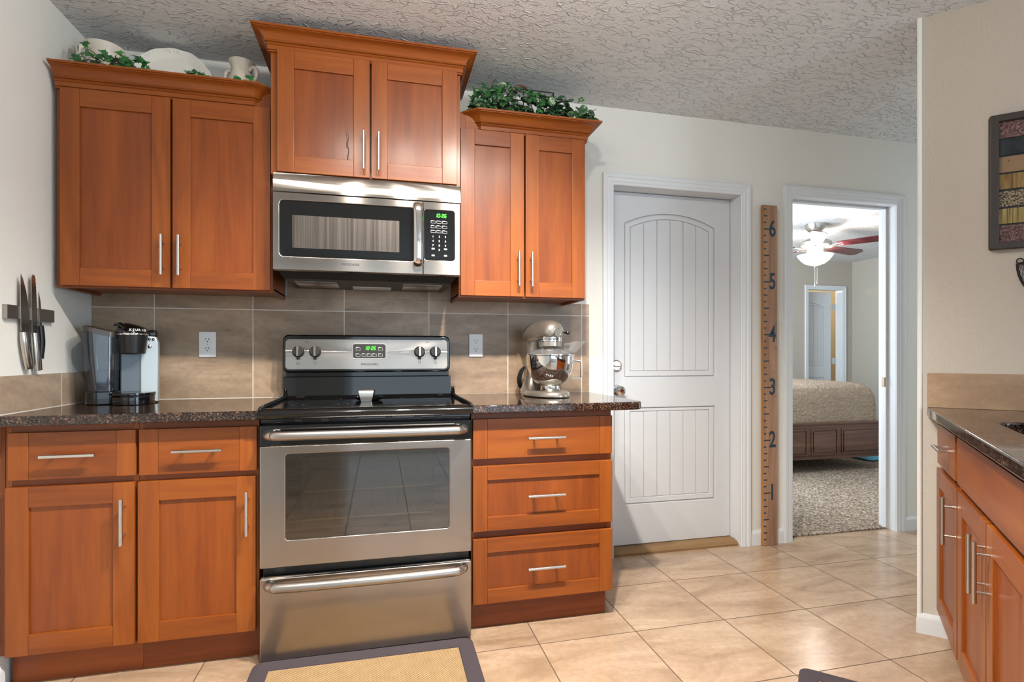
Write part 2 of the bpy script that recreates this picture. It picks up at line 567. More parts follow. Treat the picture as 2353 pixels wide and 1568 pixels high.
class MB:
    def __init__(s):
        s.bm = bmesh.new()

    def _fin(s, verts, mat, mtx):
        if mtx is not None:
            for v in verts:
                v.co = mtx @ v.co
        vs = set(verts)
        for v in verts:
            for f in v.link_faces:
                f.material_index = mat

    def box(s, x0, x1, y0, y1, z0, z1, bev=0.0, mat=0, mtx=None, seg=2):
        r = bmesh.ops.create_cube(s.bm, size=1.0)
        vs = r['verts']
        for v in vs:
            v.co = Vector((x0 + (v.co.x + .5) * (x1 - x0), y0 + (v.co.y + .5) * (y1 - y0), z0 + (v.co.z + .5) * (z1 - z0)))
        if bev > 0:
            es = list({e for v in vs for e in v.link_edges})
            rb = bmesh.ops.bevel(s.bm, geom=es, offset=bev, segments=seg, affect='EDGES', profile=0.5)
            fs = set(rb['faces'])
            vs = list({v for f in fs for v in f.verts} | {v for v in vs if v.is_valid})
            more = set(vs)
            for v in list(vs):
                for f in v.link_faces:
                    more.update(f.verts)
            vs = list(more)
        s._fin(vs, mat, mtx)
        return s

    def tube(s, pts, r, seg=10, mat=0, closed=False, smooth=0, mtx=None, caps=True, flat=1.0, up=None):
        P = [Vector(p) for p in pts]
        rs = r if isinstance(r, (list, tuple)) else [r] * len(P)
        if smooth:
            Q, q = [], []
            n = len(P)
            rng = n if closed else n - 1
            for i in range(rng):
                p0 = P[(i - 1) % n] if (closed or i > 0) else P[0]
                p1, p2 = P[i], P[(i + 1) % n]
                p3 = P[(i + 2) % n] if (closed or i + 2 < n) else P[-1]
                for k in range(smooth):
                    u = k / smooth
                    Q.append(0.5 * ((2 * p1) + (-p0 + p2) * u + (2 * p0 - 5 * p1 + 4 * p2 - p3) * u * u + (-p0 + 3 * p1 - 3 * p2 + p3) * u ** 3))
                    q.append(rs[i] * (1 - u) + rs[(i + 1) % n] * u)
            if not closed:
                Q.append(P[-1])
                q.append(rs[-1])
            P, rs = Q, q
        n = len(P)
        rings = []
        prev = None
        allv = []
        for i in range(n):
            if closed:
                d = (P[(i + 1) % n] - P[i - 1])
            else:
                d = P[min(i + 1, n - 1)] - P[max(i - 1, 0)]
            if d.length < 1e-9:
                d = Vector((0, 0, 1))
            d.normalize()
            if prev is None:
                a = Vector(up) if up else (Vector((0, 0, 1)) if abs(d.z) < 0.9 else Vector((1, 0, 0)))
                nrm = (a - d * a.dot(d)).normalized()
            else:
                nrm = (prev - d * prev.dot(d))
                nrm = nrm.normalized() if nrm.length > 1e-6 else prev
            prev = nrm
            bi = d.cross(nrm)
            ring = []
            for k in range(seg):
                a = 2 * PI * k / seg
                ring.append(s.bm.verts.new(P[i] + nrm * (rs[i] * math.cos(a)) + bi * (rs[i] * flat * math.sin(a))))
            rings.append(ring)
            allv += ring
        for i in range(n if closed else n - 1):
            A, B = rings[i], rings[(i + 1) % n]
            for k in range(seg):
                s.bm.faces.new((A[k], A[(k + 1) % seg], B[(k + 1) % seg], B[k]))
        if caps and not closed:
            s.bm.faces.new(rings[0][::-1])
            s.bm.faces.new(rings[-1])
        s._fin(allv, mat, mtx)
        return s

    def lathe(s, prof, c=(0, 0, 0), seg=32, mat=0, mtx=None, sx=1.0, sy=1.0):
        rings, allv = [], []
        for r, z in prof:
            if r < 1e-6:
                v = s.bm.verts.new((c[0], c[1], c[2] + z))
                rings.append([v])
                allv.append(v)
            else:
                ring = [s.bm.verts.new((c[0] + sx * r * math.cos(2 * PI * k / seg), c[1] + sy * r * math.sin(2 * PI * k / seg), c[2] + z)) for k in range(seg)]
                rings.append(ring)
                allv += ring
        for A, B in zip(rings, rings[1:]):
            for k in range(seg):
                k2 = (k + 1) % seg
                if len(A) == 1 and len(B) == 1:
                    continue
                if len(A) == 1:
                    s.bm.faces.new((A[0], B[k2], B[k]))
                elif len(B) == 1:
                    s.bm.faces.new((A[k], A[k2], B[0]))
                else:
                    s.bm.faces.new((A[k], A[k2], B[k2], B[k]))
        s._fin(allv, mat, mtx)
        return s

    def loft(s, rings, mat=0, mtx=None, caps=True):
        """rings: equal-length closed loops of points"""
        rv = [[s.bm.verts.new(p) for p in r] for r in rings]
        for A, B in zip(rv, rv[1:]):
            n = len(A)
            for k in range(n):
                s.bm.faces.new((A[k], A[(k + 1) % n], B[(k + 1) % n], B[k]))
        if caps:
            s.bm.faces.new(rv[0][::-1])
            s.bm.faces.new(rv[-1])
        s._fin([v for r in rv for v in r], mat, mtx)
        return s

    def add_mesh(s, me, mat=0, mtx=None):
        if mtx is not None:
            me.transform(mtx)
        me.polygons.foreach_set('material_index', [mat] * len(me.polygons))
        s.bm.from_mesh(me)
        bpy.data.meshes.remove(me)
        return s

    def shape(s, outer, holes=(), t=0.01, bev=0.0, mat=0, mtx=None, bres=1):
        """flat outline (with holes) extruded along +z from 0 to t"""
        cu = bpy.data.curves.new('tmp', 'CURVE')
        cu.dimensions = '2D'
        cu.fill_mode = 'BOTH'
        for loop in [outer] + list(holes):
            sp = cu.splines.new('POLY')
            sp.points.add(len(loop) - 1)
            for p, q in zip(sp.points, loop):
                p.co = (q[0], q[1], 0, 1)
            sp.use_cyclic_u = True
        cu.extrude = max(t / 2 - bev, 0.00001)
        if bev > 0:
            cu.bevel_depth = bev
            cu.bevel_resolution = bres
            cu.offset = -bev
        me = curve_mesh(cu)
        off = Matrix.Translation((0, 0, t / 2))
        return s.add_mesh(me, mat, (mtx @ off) if mtx is not None else off)

    def text(s, body, size, mtx, mat=0, t=0.0006, align='CENTER', sx=1.0, bold=0.0):
        cu = bpy.data.curves.new('tmp', 'FONT')
        cu.body = body
        cu.size = size
        cu.align_x = align
        cu.align_y = 'CENTER'
        cu.extrude = t / 2
        cu.offset = bold
        me = curve_mesh(cu)
        return s.add_mesh(me, mat, mtx @ Matrix.Diagonal((sx, 1, 1, 1)))

    def build(s, name, mats, parent=None, org=None, angle=35, label=None, recalc=True, smooth=True):
        if not isinstance(mats, (list, tuple)):
            mats = [mats]
        if parent is not None:
            o = ORG[parent.name]
        else:
            o = Vector(org) if org is not None else Vector((0, 0, 0))
        for v in s.bm.verts:
            v.co -= o
        if recalc:
            bmesh.ops.recalc_face_normals(s.bm, faces=s.bm.faces)
        me = bpy.data.meshes.new(name)
        s.bm.to_mesh(me)
        s.bm.free()
        for m_ in mats:
            me.materials.append(m_)
        if smooth:
            me.shade_smooth()
            me.set_sharp_from_angle(angle=R(angle))
        ob = bpy.data.objects.new(name, me)
        if smooth:
            wn_mod = ob.modifiers.new('weighted_normal', 'WEIGHTED_NORMAL')
            wn_mod.keep_sharp = True
            wn_mod.weight = 90
        C.objects.link(ob)
        if parent is not None:
            ob.parent = parent
            ORG[ob.name] = o
        else:
            ob.location = o
            ORG[ob.name] = o
        if label:
            ob['label'] = label
        return ob


def curve_mesh(cu):
    ob = bpy.data.objects.new('tmp', cu)
    C.objects.link(ob)
    dg = bpy.context.evaluated_depsgraph_get()
    dg.update()
    me = bpy.data.meshes.new_from_object(ob.evaluated_get(dg))
    bpy.data.objects.remove(ob)
    bpy.data.curves.remove(cu)
    return me


def tag(o, label, cat, group=None):
    o['label'] = label
    o['category'] = cat
    if group:
        o['group'] = group
    return o


def thing(name, label, cat, loc=(0, 0, 0), rotz=0.0, group=None, local=False):
    o = bpy.data.objects.new(name, None)
    o.empty_display_size = 0.05
    C.objects.link(o)
    o.location = loc
    o.rotation_euler = (0, 0, rotz)
    ORG[o.name] = Vector((0, 0, 0)) if local else Vector(loc)
    return tag(o, label, cat, group)


def struct(ob):
    ob['kind'] = 'structure'
    return ob


def sbox(name, x0, x1, y0, y1, z0, z1, mat, org=None):
    return struct(MB().box(x0, x1, y0, y1, z0, z1).build(name, mat, org=org, smooth=False))


# ------------------------------------------------------------------ the setting
H = 2.44
sbox('floor', -0.1, 6.2, -6.1, 0.055, -0.06, 0.0, M['floor_tile'])
sbox('ceiling', -0.1, 6.2, -6.1, 0.115, H, H + 0.06, M['ceiling'])
sbox('wall_left', -0.1, 0.0, -6.1, 0.115, 0, H, M['wall'])
b = MB()
b.box(0, 2.42, 0, 0.115, 0, H)
b.box(2.42, 3.24, 0, 0.115, 2.037, H)
b.box(3.24, 3.56, 0, 0.115, 0, H)
b.box(3.56, 4.355, 0, 0.115, 2.055, H)
b.box(4.355, 6.2, 0, 0.115, 0, H)
struct(b.build('wall_back', M['wall'], smooth=False))
# right wall: a short pantry block whose 45-degree face carries the sink run
OX, OY = 3.312, -1.022
SQ = math.sqrt(0.5)


def wl(u, v):      # sink-run coordinates: u from the wall along the counter, v along the wall to the right
    return (OX - u * SQ + v * SQ, OY - u * SQ - v * SQ)


c0 = wl(0, -0.024)
far = wl(0, 1.6)
b = MB()
pts = [c0, far, (far[0] + 1.2, far[1]), (far[0] + 1.2, c0[1] + 0.004), (c0[0] + 0.006, c0[1] + 0.004)]
b.shape([(p[0], p[1]) for p in pts], (), H, 0.0, 0, None)
struct(b.build('wall_right', M['wall_tan'], smooth=False))
struct(MB().tube([(c0[0] + 0.002, c0[1] + 0.001, 0.0), (c0[0] + 0.002, c0[1] + 0.001, H)], 0.009, 14, caps=False).build('trim_7', M['wall']))
# room behind the camera
fx = far[0]
b = MB()
b.box(fx, fx + 0.1, -6.1, -5.5, 0, H)
b.box(fx, fx + 0.1, -5.5, -3.3, 2.3, H)
b.box(fx, fx + 0.1, -5.5, -3.3, 0, 0.25)
b.box(fx, fx + 0.1, -3.3, far[1], 0, H)
struct(b.build('wall_side', M['wall'], smooth=False))
b = MB()
b.box(-0.1, 0.7, -6.1, -6.0, 0, H)
b.box(3.9, fx + 0.1, -6.1, -6.0, 0, H)
b.box(0.7, 3.9, -6.1, -6.0, 2.3, H)
b.box(0.7, 3.9, -6.1, -6.0, 0, 0.2)
struct(b.build('wall_rear', M['wall'], smooth=False))

# tiled splashbacks
struct(MB().box(0.002, 2.292, -0.010, -0.001, 0.8, 1.372).box(0.79, 1.545, -0.010, -0.001, 1.3725, 1.46).build('trim_1', M['splash_back'], smooth=False))
struct(MB().box(0.001, 0.010, -0.66, -0.011, 0.88, 1.031).build('trim_2', M['splash_left'], smooth=False))


def casing(name, x0, x1, zt, y=0.0, wd=0.062, mat=None):
    prof = [(0.0, 0.0), (0.0, -0.008), (0.004, -0.011), (0.014, -0.011), (0.018, -0.014), (0.036, -0.014), (0.040, -0.018), (0.056, -0.019), (wd, -0.016), (wd, 0.0)]
    bm = bmesh.new()
    cols = []
    for d, yy in prof:
        cols.append([bm.verts.new(p) for p in ((x0 - d, y + yy, 0), (x0 - d, y + yy, zt + d), (x1 + d, y + yy, zt + d), (x1 + d, y + yy, 0))])
    for A, B in zip(cols, cols[1:]):
        for k in range(3):
            bm.faces.new((A[k], A[k + 1], B[k + 1], B[k]))
    m_ = MB()
    m_.bm.free()
    m_.bm = bm
    return m_


def jamb(m_, x0, x1, zt, y0, y1, th=0.014):
    m_.box(x0 - th, x0, y0, y1, 0, zt + th)
    m_.box(x1, x1 + th, y0, y1, 0, zt + th)
    m_.box(x0, x1, y0, y1, zt, zt + th)
    return m_


# door 1: closed, with casing, jamb, threshold
c1 = casing('c', 2.435, 3.225, 2.022)
jamb(c1, 2.435, 3.225, 2.022, -0.001, 0.114)
struct(c1.build('trim_3', M['white'], angle=20))
b = MB()
b.shape([(0.0, 0), (0.0, 0.012), (0.012, 0.022), (0.04, 0.03), (0.11, 0.03), (0.11, 0)], (), 0.784, 0, 0,
        Matrix(((0, 0, 1, 2.438), (1, 0, 0, 0.012), (0, 1, 0, 0), (0, 0, 0, 1))))
struct(b.build('trim_4', M['threshold'], angle=25))
# door 2: open doorway
c2 = casing('c', 3.575, 4.34, 2.040)
jamb(c2, 3.575, 4.34, 2.040, -0.001, 0.116)
c2.box(4.328, 4.34, 0.055, 0.09, 0, 2.04, 0.002)
c2.box(3.575, 3.587, 0.055, 0.09, 0, 2.04, 0.002)
c2.box(3.587, 4.328, 0.055, 0.09, 2.028, 2.04, 0.002)
tr5 = struct(c2.build('trim_5', M['white'], angle=20))
b = MB()
b.box(4.324, 4.3285, 0.060, 0.084, 0.90, 0.96, 0.001)
sp_ = b.build('strike_plate', M['strike'], tr5)


def plank_panel(m_, mtx, x0, x1, z0, z1, rise, ng, bev=0.0018):
    """raised plank field with an optional arched head; coordinates in the slab plane"""
    def top(x):
        if rise <= 0:
            return z1
        half = (x1 - x0) / 2
        rad = (half * half + rise * rise) / (2 * rise)
        return z1 + math.sqrt(max(rad * rad - (x - (x0 + x1) / 2) ** 2, 0)) - (rad - rise)
    wds = (x1 - x0) / ng
    for i in range(ng):
        a, c = x0 + i * wds + 0.0012, x0 + (i + 1) * wds - 0.0012
        n = 6
        pts = [(a, z0), (c, z0)] + [(c + (a - c) * k / n, top(c + (a - c) * k / n)) for k in range(n + 1)]
        m_.shape(pts, (), 0.006, bev, 0, mtx)


def arch_loop(x0, x1, z0, z1, rise, n=24):
    half = (x1 - x0) / 2
    pts = [(x0, z0), (x1, z0)]
    if rise <= 0:
        return pts + [(x1, z1), (x0, z1)]
    rad = (half * half + rise * rise) / (2 * rise)
    for k in range(n + 1):
        x = x1 + (x0 - x1) * k / n
        pts.append((x, z1 + math.sqrt(max(rad * rad - (x - (x0 + x1) / 2) ** 2, 0)) - (rad - rise)))
    return pts


def panel_door(x0, x1, z0, z1, y, px0, px1, up, low, ng=6):
    """slab front at y; up=(z0,z1,rise) low=(z0,z1)"""
    m_ = MB()
    m_.box(x0, x1, y + 0.0108, y + 0.04, z0, z1)
    F = mesh_matrix_front(0, y + 0.011, 0)
    holes = [arch_loop(px0, px1, up[0], up[1], up[2]), arch_loop(px0, px1, low[0], low[1], 0)]
    m_.shape([(x0, z0), (x1, z0), (x1, z1), (x0, z1)], holes, 0.011, 0.003, 0, F, 2)
    # bead around each field, then the planks
    for (a, c, rs) in (up, (low[0], low[1], 0)):
        e = 0.006
        i_ = 0.036
        m_.shape(arch_loop(px0 + e, px1 - e, a + e, c - e, rs), [arch_loop(px0 + i_, px1 - i_, a + i_, c - i_ * 0.6, rs * 0.86)], 0.0075, 0.0032, 0, F, 2)
        plank_panel(m_, F, px0 + i_ + 0.002, px1 - i_ - 0.002, a + i_ + 0.002, c - i_ * 0.6 - 0.002, rs * 0.86, ng)
    return m_


d1 = struct(panel_door(2.438, 3.222, 0.032, 2.018, 0.09, 2.545, 3.121, (0.976, 1.846, 0.066), (0.258, 0.804)).build('door_1', M['door_white'], org=(2.83, 0.09, 0)))
FY = Matrix.Rotation(R(90), 4, 'X')      # z axis -> -Y


def front_lathe(m_, prof, x, y, z, mat=0, seg=28):
    return m_.lathe(prof, (0, 0, 0), seg, mat, Matrix.Translation((x, y, z)) @ FY)


b = MB()
front_lathe(b, [(0, 0.0), (0.032, 0.0), (0.032, 0.004), (0.028, 0.010), (0.012, 0.014), (0.011, 0.030), (0.020, 0.036), (0.0275, 0.046), (0.0285, 0.054), (0.024, 0.064), (0.012, 0.069), (0.010, 0.067), (0, 0.067)], 2.497, 0.0898, 0.905)
b.build('door_knob', M['chrome'], d1, label='polished round knob')
b = MB()
front_lathe(b, [(0, 0.0), (0.033, 0.0), (0.033, 0.006), (0.029, 0.012), (0.025, 0.009), (0.0, 0.009)], 2.492, 0.0898, 1.043)
dbo = b.build('deadbolt', M['nickel'], d1, label='round deadbolt plate with thumb turn')
b = MB()
b.box(2.475, 2.511, 0.062, 0.081, 1.036, 1.046, 0.003)
b.build('thumb_turn', M['chrome'], dbo)

# baseboards
def baseboard(name, x0, x1, y, hgt=0.083):
    m_ = MB()
    m_.shape([(0, 0), (0.013, 0), (0.013, hgt - 0.02), (0.008, hgt - 0.008), (0.005, hgt), (0, hgt)], (), x1 - x0, 0, 0,
             Matrix(((0, 0, 1, x0), (-1, 0, 0, y), (0, 1, 0, 0), (0, 0, 0, 1))))
    return m_


bb = baseboard('b', 3.2875, 3.5125, -0.0005)
bb2 = baseboard('b', 4.4025, 6.1, -0.0005)
me_ = bpy.data.meshes.new('t')
bb2.bm.to_mesh(me_)
bb2.bm.free()
bb.add_mesh(me_)
struct(bb.build('baseboard_back', M['white']))
b = MB()
b.shape([(0, 0), (0.013, 0), (0.013, 0.063), (0.008, 0.075), (0.005, 0.083), (0, 0.083)], (), 5.3, 0, 0,
        Matrix(((1, 0, 0, 0.0005), (0, 0, -1, -0.585), (0, 1, 0, 0), (0, 0, 0, 1))))
struct(b.build('baseboard_left', M['white']))
# baseboard round the pantry corner (in sink-run coordinates)
SINK = Matrix.Translation((OX, OY, 0)) @ Matrix.Rotation(R(-135), 4, 'Z')
b = MB()
prof = [(0.0005, 0), (0.0135, 0), (0.0135, 0.058), (0.008, 0.07), (0.005, 0.078), (0.0005, 0.078)]
path_uv = [((0.0, 0.105), (1, 0)), ((0.0, -0.028), (1, -1.0)), ]
rings = []
for (u, v), (nu, nv) in path_uv:
    rings.append([SINK @ Vector((u + d * nu, v + d * nv * 0.6, z)) for d, z in prof])
ex = rings[-1]
rings.append([p + Vector((0.5, 0.0, 0)) if False else Vector((p.x + 0.12, p.y + 0.012, p.z)) for p in ex])
b.loft(rings)
struct(b.build('baseboard_right', M['white']))

# ------------------------------------------------------------------ bedroom beyond the open doorway
BY = 3.76
sbox('floor_bedroom', 3.2, 8.1, 0.056, BY + 0.12, -0.06, 0.008, M['carpet'])
sbox('ceiling_bedroom', 3.2, 8.1, 0.115, 5.4, 2.46, 2.52, M['ceiling'])
sbox('wall_bedroom_side', 7.91, 8.01, 0.115, 5.3, 0, 2.46, M['bed_wall'])
b = MB()
b.box(3.2, 3.3, 0.115, 1.0, 0, 2.46)
b.box(3.2, 3.3, 2.8, 5.3, 0, 2.46)
b.box(3.2, 3.3, 1.0, 2.8, 0, 0.55)
b.box(3.2, 3.3, 1.0, 2.8, 2.15, 2.46)
struct(b.build('wall_bedroom_left', M['bed_wall'], smooth=False))
b = MB()
b.box(3.3, 7.13, BY, BY + 0.115, 0, 2.46)
b.box(7.13, 7.745, BY, BY + 0.115, 2.06, 2.46)
b.box(7.745, 7.91, BY, BY + 0.115, 0, 2.46)
struct(b.build('wall_bedroom_back', M['bed_wall'], smooth=False))
sbox('wall_far_room', 3.3, 7.91, 5.2, 5.3, 0, 2.46, M['far_wall'])
sbox('floor_far_room', 3.3, 7.91, BY + 0.121, 5.2, -0.06, 0.0, M['carpet'])
c3 = casing('c', 7.144, 7.731, 2.046, BY, 0.06)
jamb(c3, 7.144, 7.731, 2.046, BY - 0.001, BY + 0.116)
struct(c3.build('trim_6', M['white'], angle=20))
sl = panel_door(6.93, 7.665, 0.02, 2.03, BY + 0.135, 7.03, 7.545, (0.95, 1.80, 0.07), (0.25, 0.78), 6)
d3 = struct(sl.build('door_3', M['door_white'], org=(7.66, BY + 0.135, 0)))
for hz in (1.81, 1.02, 0.22):
    hb = MB()
    hb.box(7.668, 7.728, BY + 0.116, BY + 0.121, hz - 0.045, hz + 0.045)
    hb.tube([(7.695, BY + 0.112, hz - 0.047), (7.695, BY + 0.112, hz + 0.047)], 0.006, 8)
    hb.build('hinge', M['nickel'], d3)
struct(baseboard('b', 3.3, 7.08, BY - 0.0005).build('baseboard_bedroom', M['white']))
sbox('wall_hall', 6.0, 6.1, -1.0, 0.0, 0, H, M['wall'])
area('daylight_hall', (5.97, -0.5, 1.35), (R(90), 0, R(90)), 0.8, 1.9, 14, DAY)

# ------------------------------------------------------------------ cabinets
WOODS = [M['wood_v'], M['wood_h'], M['wood_panel'], M['wood_dark']]


def shaker(m_, x0, x1, z0, z1, yf, th=0.020, st=0.064, rl=0.068, rec=0.009, rails=True):
    """five-piece front facing -y with its face at yf; mats: 0 stile, 1 rail, 2 panel"""
    bv = 0.0021
    m_.box(x0, x0 + st, yf, yf + th, z0, z1, bv, 0)
    m_.box(x1 - st, x1, yf, yf + th, z0, z1, bv, 0)
    if rails:
        m_.box(x0 + st, x1 - st, yf + 0.0002, yf + th, z1 - rl, z1, bv, 1)
        m_.box(x0 + st, x1 - st, yf + 0.0002, yf + th, z0, z0 + rl, bv, 1)
        m_.box(x0 + st - 0.004, x1 - st + 0.004, yf + rec, yf + th - 0.002, z0 + rl - 0.004, z1 - rl + 0.004, 0, 2)
    else:
        m_.box(x0 + st, x1 - st, yf + 0.0002, yf + th, z0, z1, bv, 1)
    return m_


def bar_handle(parent, x, y, z, vert=True, ln=0.156, so=0.031, mat='nickel', label=None):
    """round bar pull centred at x, z on a face at y"""
    m_ = MB()
    h = ln / 2
    p = ln * 0.31
    if vert:
        m_.tube([(x, y - so, z - h), (x, y - so, z + h)], 0.006, 14)
        for s_ in (-1, 1):
            m_.tube([(x, y - 0.0003, z + s_ * p), (x, y - so, z + s_ * p)], 0.0045, 10)
    else:
        m_.tube([(x - h, y - so, z), (x + h, y - so, z)], 0.006, 14)
        for s_ in (-1, 1):
            m_.tube([(x + s_ * p, y - 0.0003, z), (x + s_ * p, y - so, z)], 0.0045, 10)
    return m_.build('handle', M[mat], parent)


CROWN = [(0, 0), (0.010, 0), (0.010, 0.003), (0.006, 0.005), (0.006, 0.0075), (0.011, 0.009), (0.011, 0.025), (0.015, 0.0265), (0.018, 0.0295), (0.0165, 0.0325), (0.0135, 0.0335),
         (0.0135, 0.0355), (0.020, 0.0365), (0.024, 0.0395), (0.0225, 0.0425), (0.0205, 0.0435), (0.0225, 0.047), (0.030, 0.059), (0.043, 0.068), (0.057, 0.072), (0.057, 0.0745), (0.063, 0.0755), (0.063, 0.083), (0, 0.083)]


def crown(path, z, outs=1.0):
    """moulding swept along a plan path (left to right seen from the room)"""
    m_ = MB()
    P = [Vector((p[0], p[1])) for p in path]
    mit = []
    for i in range(len(P)):
        ns = []
        for a, c in ((i - 1, i), (i, i + 1)):
            if 0 <= a and c < len(P):
                d = (P[c] - P[a]).normalized()
                ns.append(Vector((d.y, -d.x)))
        if len(ns) == 1:
            mit.append(ns[0])
        else:
            h_ = (ns[0] + ns[1]).normalized()
            mit.append(h_ / h_.dot(ns[0]))
    rings = [[(P[i].x + mit[i].x * d * outs, P[i].y + mit[i].y * d * outs, z + hh) for d, hh in CROWN] for i in range(len(P))]
    m_.loft(rings)
    return m_


def upper_cabinet(x0, x1, z0, z1, yf, doors, label, hz, hxs, crown_path, crown_z, hang=0.0):
    t_ = thing('wall_cabinet', label, 'cabinet', ((x0 + x1) / 2, -0.004, z0), group='cherry wall cabinets')
    yb = yf + 0.0205
    m_ = MB()
    m_.box(x0, x1, yb + 0.019, -0.0115, z0 + 0.012, z1, 0.001, 0)
    # face frame
    m_.box(x0, x0 + 0.03, yb, yb + 0.0195, z0, z1, 0.001, 0)
    m_.box(x1 - 0.03, x1, yb, yb + 0.0195, z0, z1, 0.001, 0)
    m_.box(x0 + 0.03, x1 - 0.03, yb, yb + 0.0195, z1 - 0.07, z1, 0.001, 1)
    m_.box(x0 + 0.03, x1 - 0.03, yb, yb + 0.0195, z0, z0 + 0.03, 0.001, 3)
    m_.box(x0, x0 + 0.014, yb + 0.02, -0.0115, z0, z0 + 0.02, 0.001, 3)
    m_.box(x1 - 0.014, x1, yb + 0.02, -0.0115, z0, z0 + 0.02, 0.001, 3)
    m_.build('cabinet_body', WOODS, t_)
    for (a, c, zb, zt), hx in zip(doors, hxs):
        d_ = shaker(MB(), a, c, zb, zt, yf).build('door', WOODS, t_)
        bar_handle(d_, hx, yf, hz)
    crown(crown_path, crown_z).build('crown_moulding', M['wood_h'], t_, angle=25)
    return t_


ZT = 2.186
UL = upper_cabinet(0.022, 0.782, 1.358, ZT, -0.33, [(0.040, 0.410, 1.365, 2.112), (0.418, 0.774, 1.365, 2.112)],
                   'cherry wood double-door wall cabinet in the left corner, holding stoneware and ivy on top', 1.490, (0.388, 0.448),
                   [(0.020, -0.31), (0.706, -0.31), (0.775, -0.241)], 2.110)
UR = upper_cabinet(1.552, 2.150, 1.360, ZT, -0.33, [(1.557, 1.848, 1.367, 2.110), (1.856, 2.144, 1.367, 2.110)],
                   'cherry wood double-door wall cabinet above the stand mixer, leafy planter on top', 1.490, (1.818, 1.879),
                   [(1.560, -0.215), (1.655, -0.31), (2.150, -0.31), (2.150, -0.012)], 2.106)
UC = upper_cabinet(0.786, 1.548, 1.828, 2.392, -0.40, [(0.812, 1.169, 1.833, 2.318), (1.176, 1.532, 1.833, 2.318)],
                   'tallest cherry wood wall cabinet above the microwave, drips on its shiny door', 1.936, (1.145, 1.205),
                   [(0.786, -0.012), (0.786, -0.38), (1.548, -0.38), (1.548, -0.012)], 2.312)
# dried drips on the left door of the tall cabinet
b = MB()
for (x, z0_, z1_, rr_) in ((1.083, 1.886, 2.010, 0.0016), (1.108, 1.892, 1.975, 0.0012), (1.078, 1.95, 2.035, 0.001)):
    pts = [(x + 0.0022 * math.sin(k * 1.7), -0.3912, z1_ + (z0_ - z1_) * k / 8) for k in range(9)]
    b.tube(pts, [rr_ * (0.5 + 0.12 * k) for k in range(9)], 6)
door_c = [o for o in UC.children if o.name.startswith('door')][0]
M['drip'] = new_mat('dark_dried_drip', (58, 26, 12), 0.6)
b.build('drip_marks', M['drip'], door_c, label='dark dried drips')

YB = -0.61


def base_cabinet(x0, x1, label, fronts, end=None):
    t_ = thing('base_cabinet', label, 'cabinet', ((x0 + x1) / 2, -0.3, 0), group='cherry base cabinets')
    m_ = MB()
    yb = YB + 0.0205
    m_.box(x0, x1, yb + 0.02, -0.012, 0.112, 0.868, 0.001, 0)
    m_.box(x0, x0 + 0.018, yb, yb + 0.0195, 0.112, 0.868, 0.001, 0)
    m_.box(x1 - 0.018, x1, yb, yb + 0.0195, 0.112, 0.868, 0.001, 0)
    m_.box(x0 + 0.018, x1 - 0.018, yb, yb + 0.0195, 0.832, 0.868, 0.001, 3)
    m_.box(x0 + 0.018, x1 - 0.018, yb + 0.001, yb + 0.0195, 0.112, 0.832, 0, 3)
    m_.build('cabinet_body', WOODS, t_)
    MB().box(x0, x1 - (0.012 if end else 0), -0.556, -0.40, 0.0, 0.1115, 0.001).build('toe_kick', M['wood_dark'], t_)
    for kind, a, c, zb, zt, hx, hz in fronts:
        if kind == 'door':
            d_ = shaker(MB(), a, c, zb, zt, YB).build('door', WOODS, t_)
            bar_handle(d_, hx, YB, hz)
        else:
            d_ = shaker(MB(), a, c, zb, zt, YB, st=0.058, rl=0.056, rails=(kind == 'drawer_panel')).build('drawer', WOODS, t_)
            bar_handle(d_, hx, YB, hz, False)
    return t_


base_cabinet(0.018, 0.4035, 'cherry wood base cabinet in the left corner with one drawer over one door',
             [('drawer', 0.033, 0.400, 0.690, 0.846, 0.2145, 0.769), ('door', 0.026, 0.396, 0.114, 0.667, 0.368, 0.540)])
base_cabinet(0.4045, 0.786, 'cherry wood base cabinet left of the range with one drawer over one door',
             [('drawer', 0.410, 0.782, 0.688, 0.846, 0.5975, 0.769), ('door', 0.406, 0.778, 0.113, 0.667, 0.754, 0.542)])
base_cabinet(1.561, 2.158, 'three-drawer cherry wood base cabinet right of the range',
             [('drawer', 1.565, 2.156, 0.690, 0.848, 1.8605, 0.769), ('drawer_panel', 1.565, 2.156, 0.403, 0.661, 1.8605, 0.538),
              ('drawer_panel', 1.565, 2.156, 0.116, 0.373, 1.8605, 0.248)], end=True)
# scribe strip against the left wall
tag(MB().box(0.0015, 0.0165, -0.589, -0.30, 0.113, 0.866, 0.001).build('filler_strip', WOODS, org=(0.01, -0.58, 0.113)),
    'narrow cherry wood filler strip between the left wall and the corner base cabinet', 'trim strip')

# countertops
def counter(pts, z, th=0.033, mtx=None, holes=()):
    m_ = MB()
    T = Matrix.Translation((0, 0, z - th))
    m_.shape(pts, holes, th, 0.006, 0, (mtx @ T) if mtx is not None else T, 3)
    return m_


CZ = 0.9045
ct = counter([(0.012, -0.652), (0.791, -0.652), (0.791, -0.012), (0.012, -0.012)], CZ)
tag(ct.build('countertop', M['granite'], org=(0.4, -0.33, CZ - 0.033)), 'speckled brown granite countertop left of the range under the coffee maker', 'countertop', 'granite countertops')
arc = [(2.285 - 0.05 + 0.05 * math.cos(R(a)), -0.652 + 0.05 + 0.05 * math.sin(R(a))) for a in range(-90, 1, 10)]
ct = counter([(1.559, -0.652)] + arc + [(2.285, -0.012), (1.559, -0.012)], CZ + 0.002)
tag(ct.build('countertop', M['granite'], org=(1.9, -0.33, CZ - 0.031)), 'speckled brown granite countertop right of the range with overhanging rounded end', 'countertop', 'granite countertops')

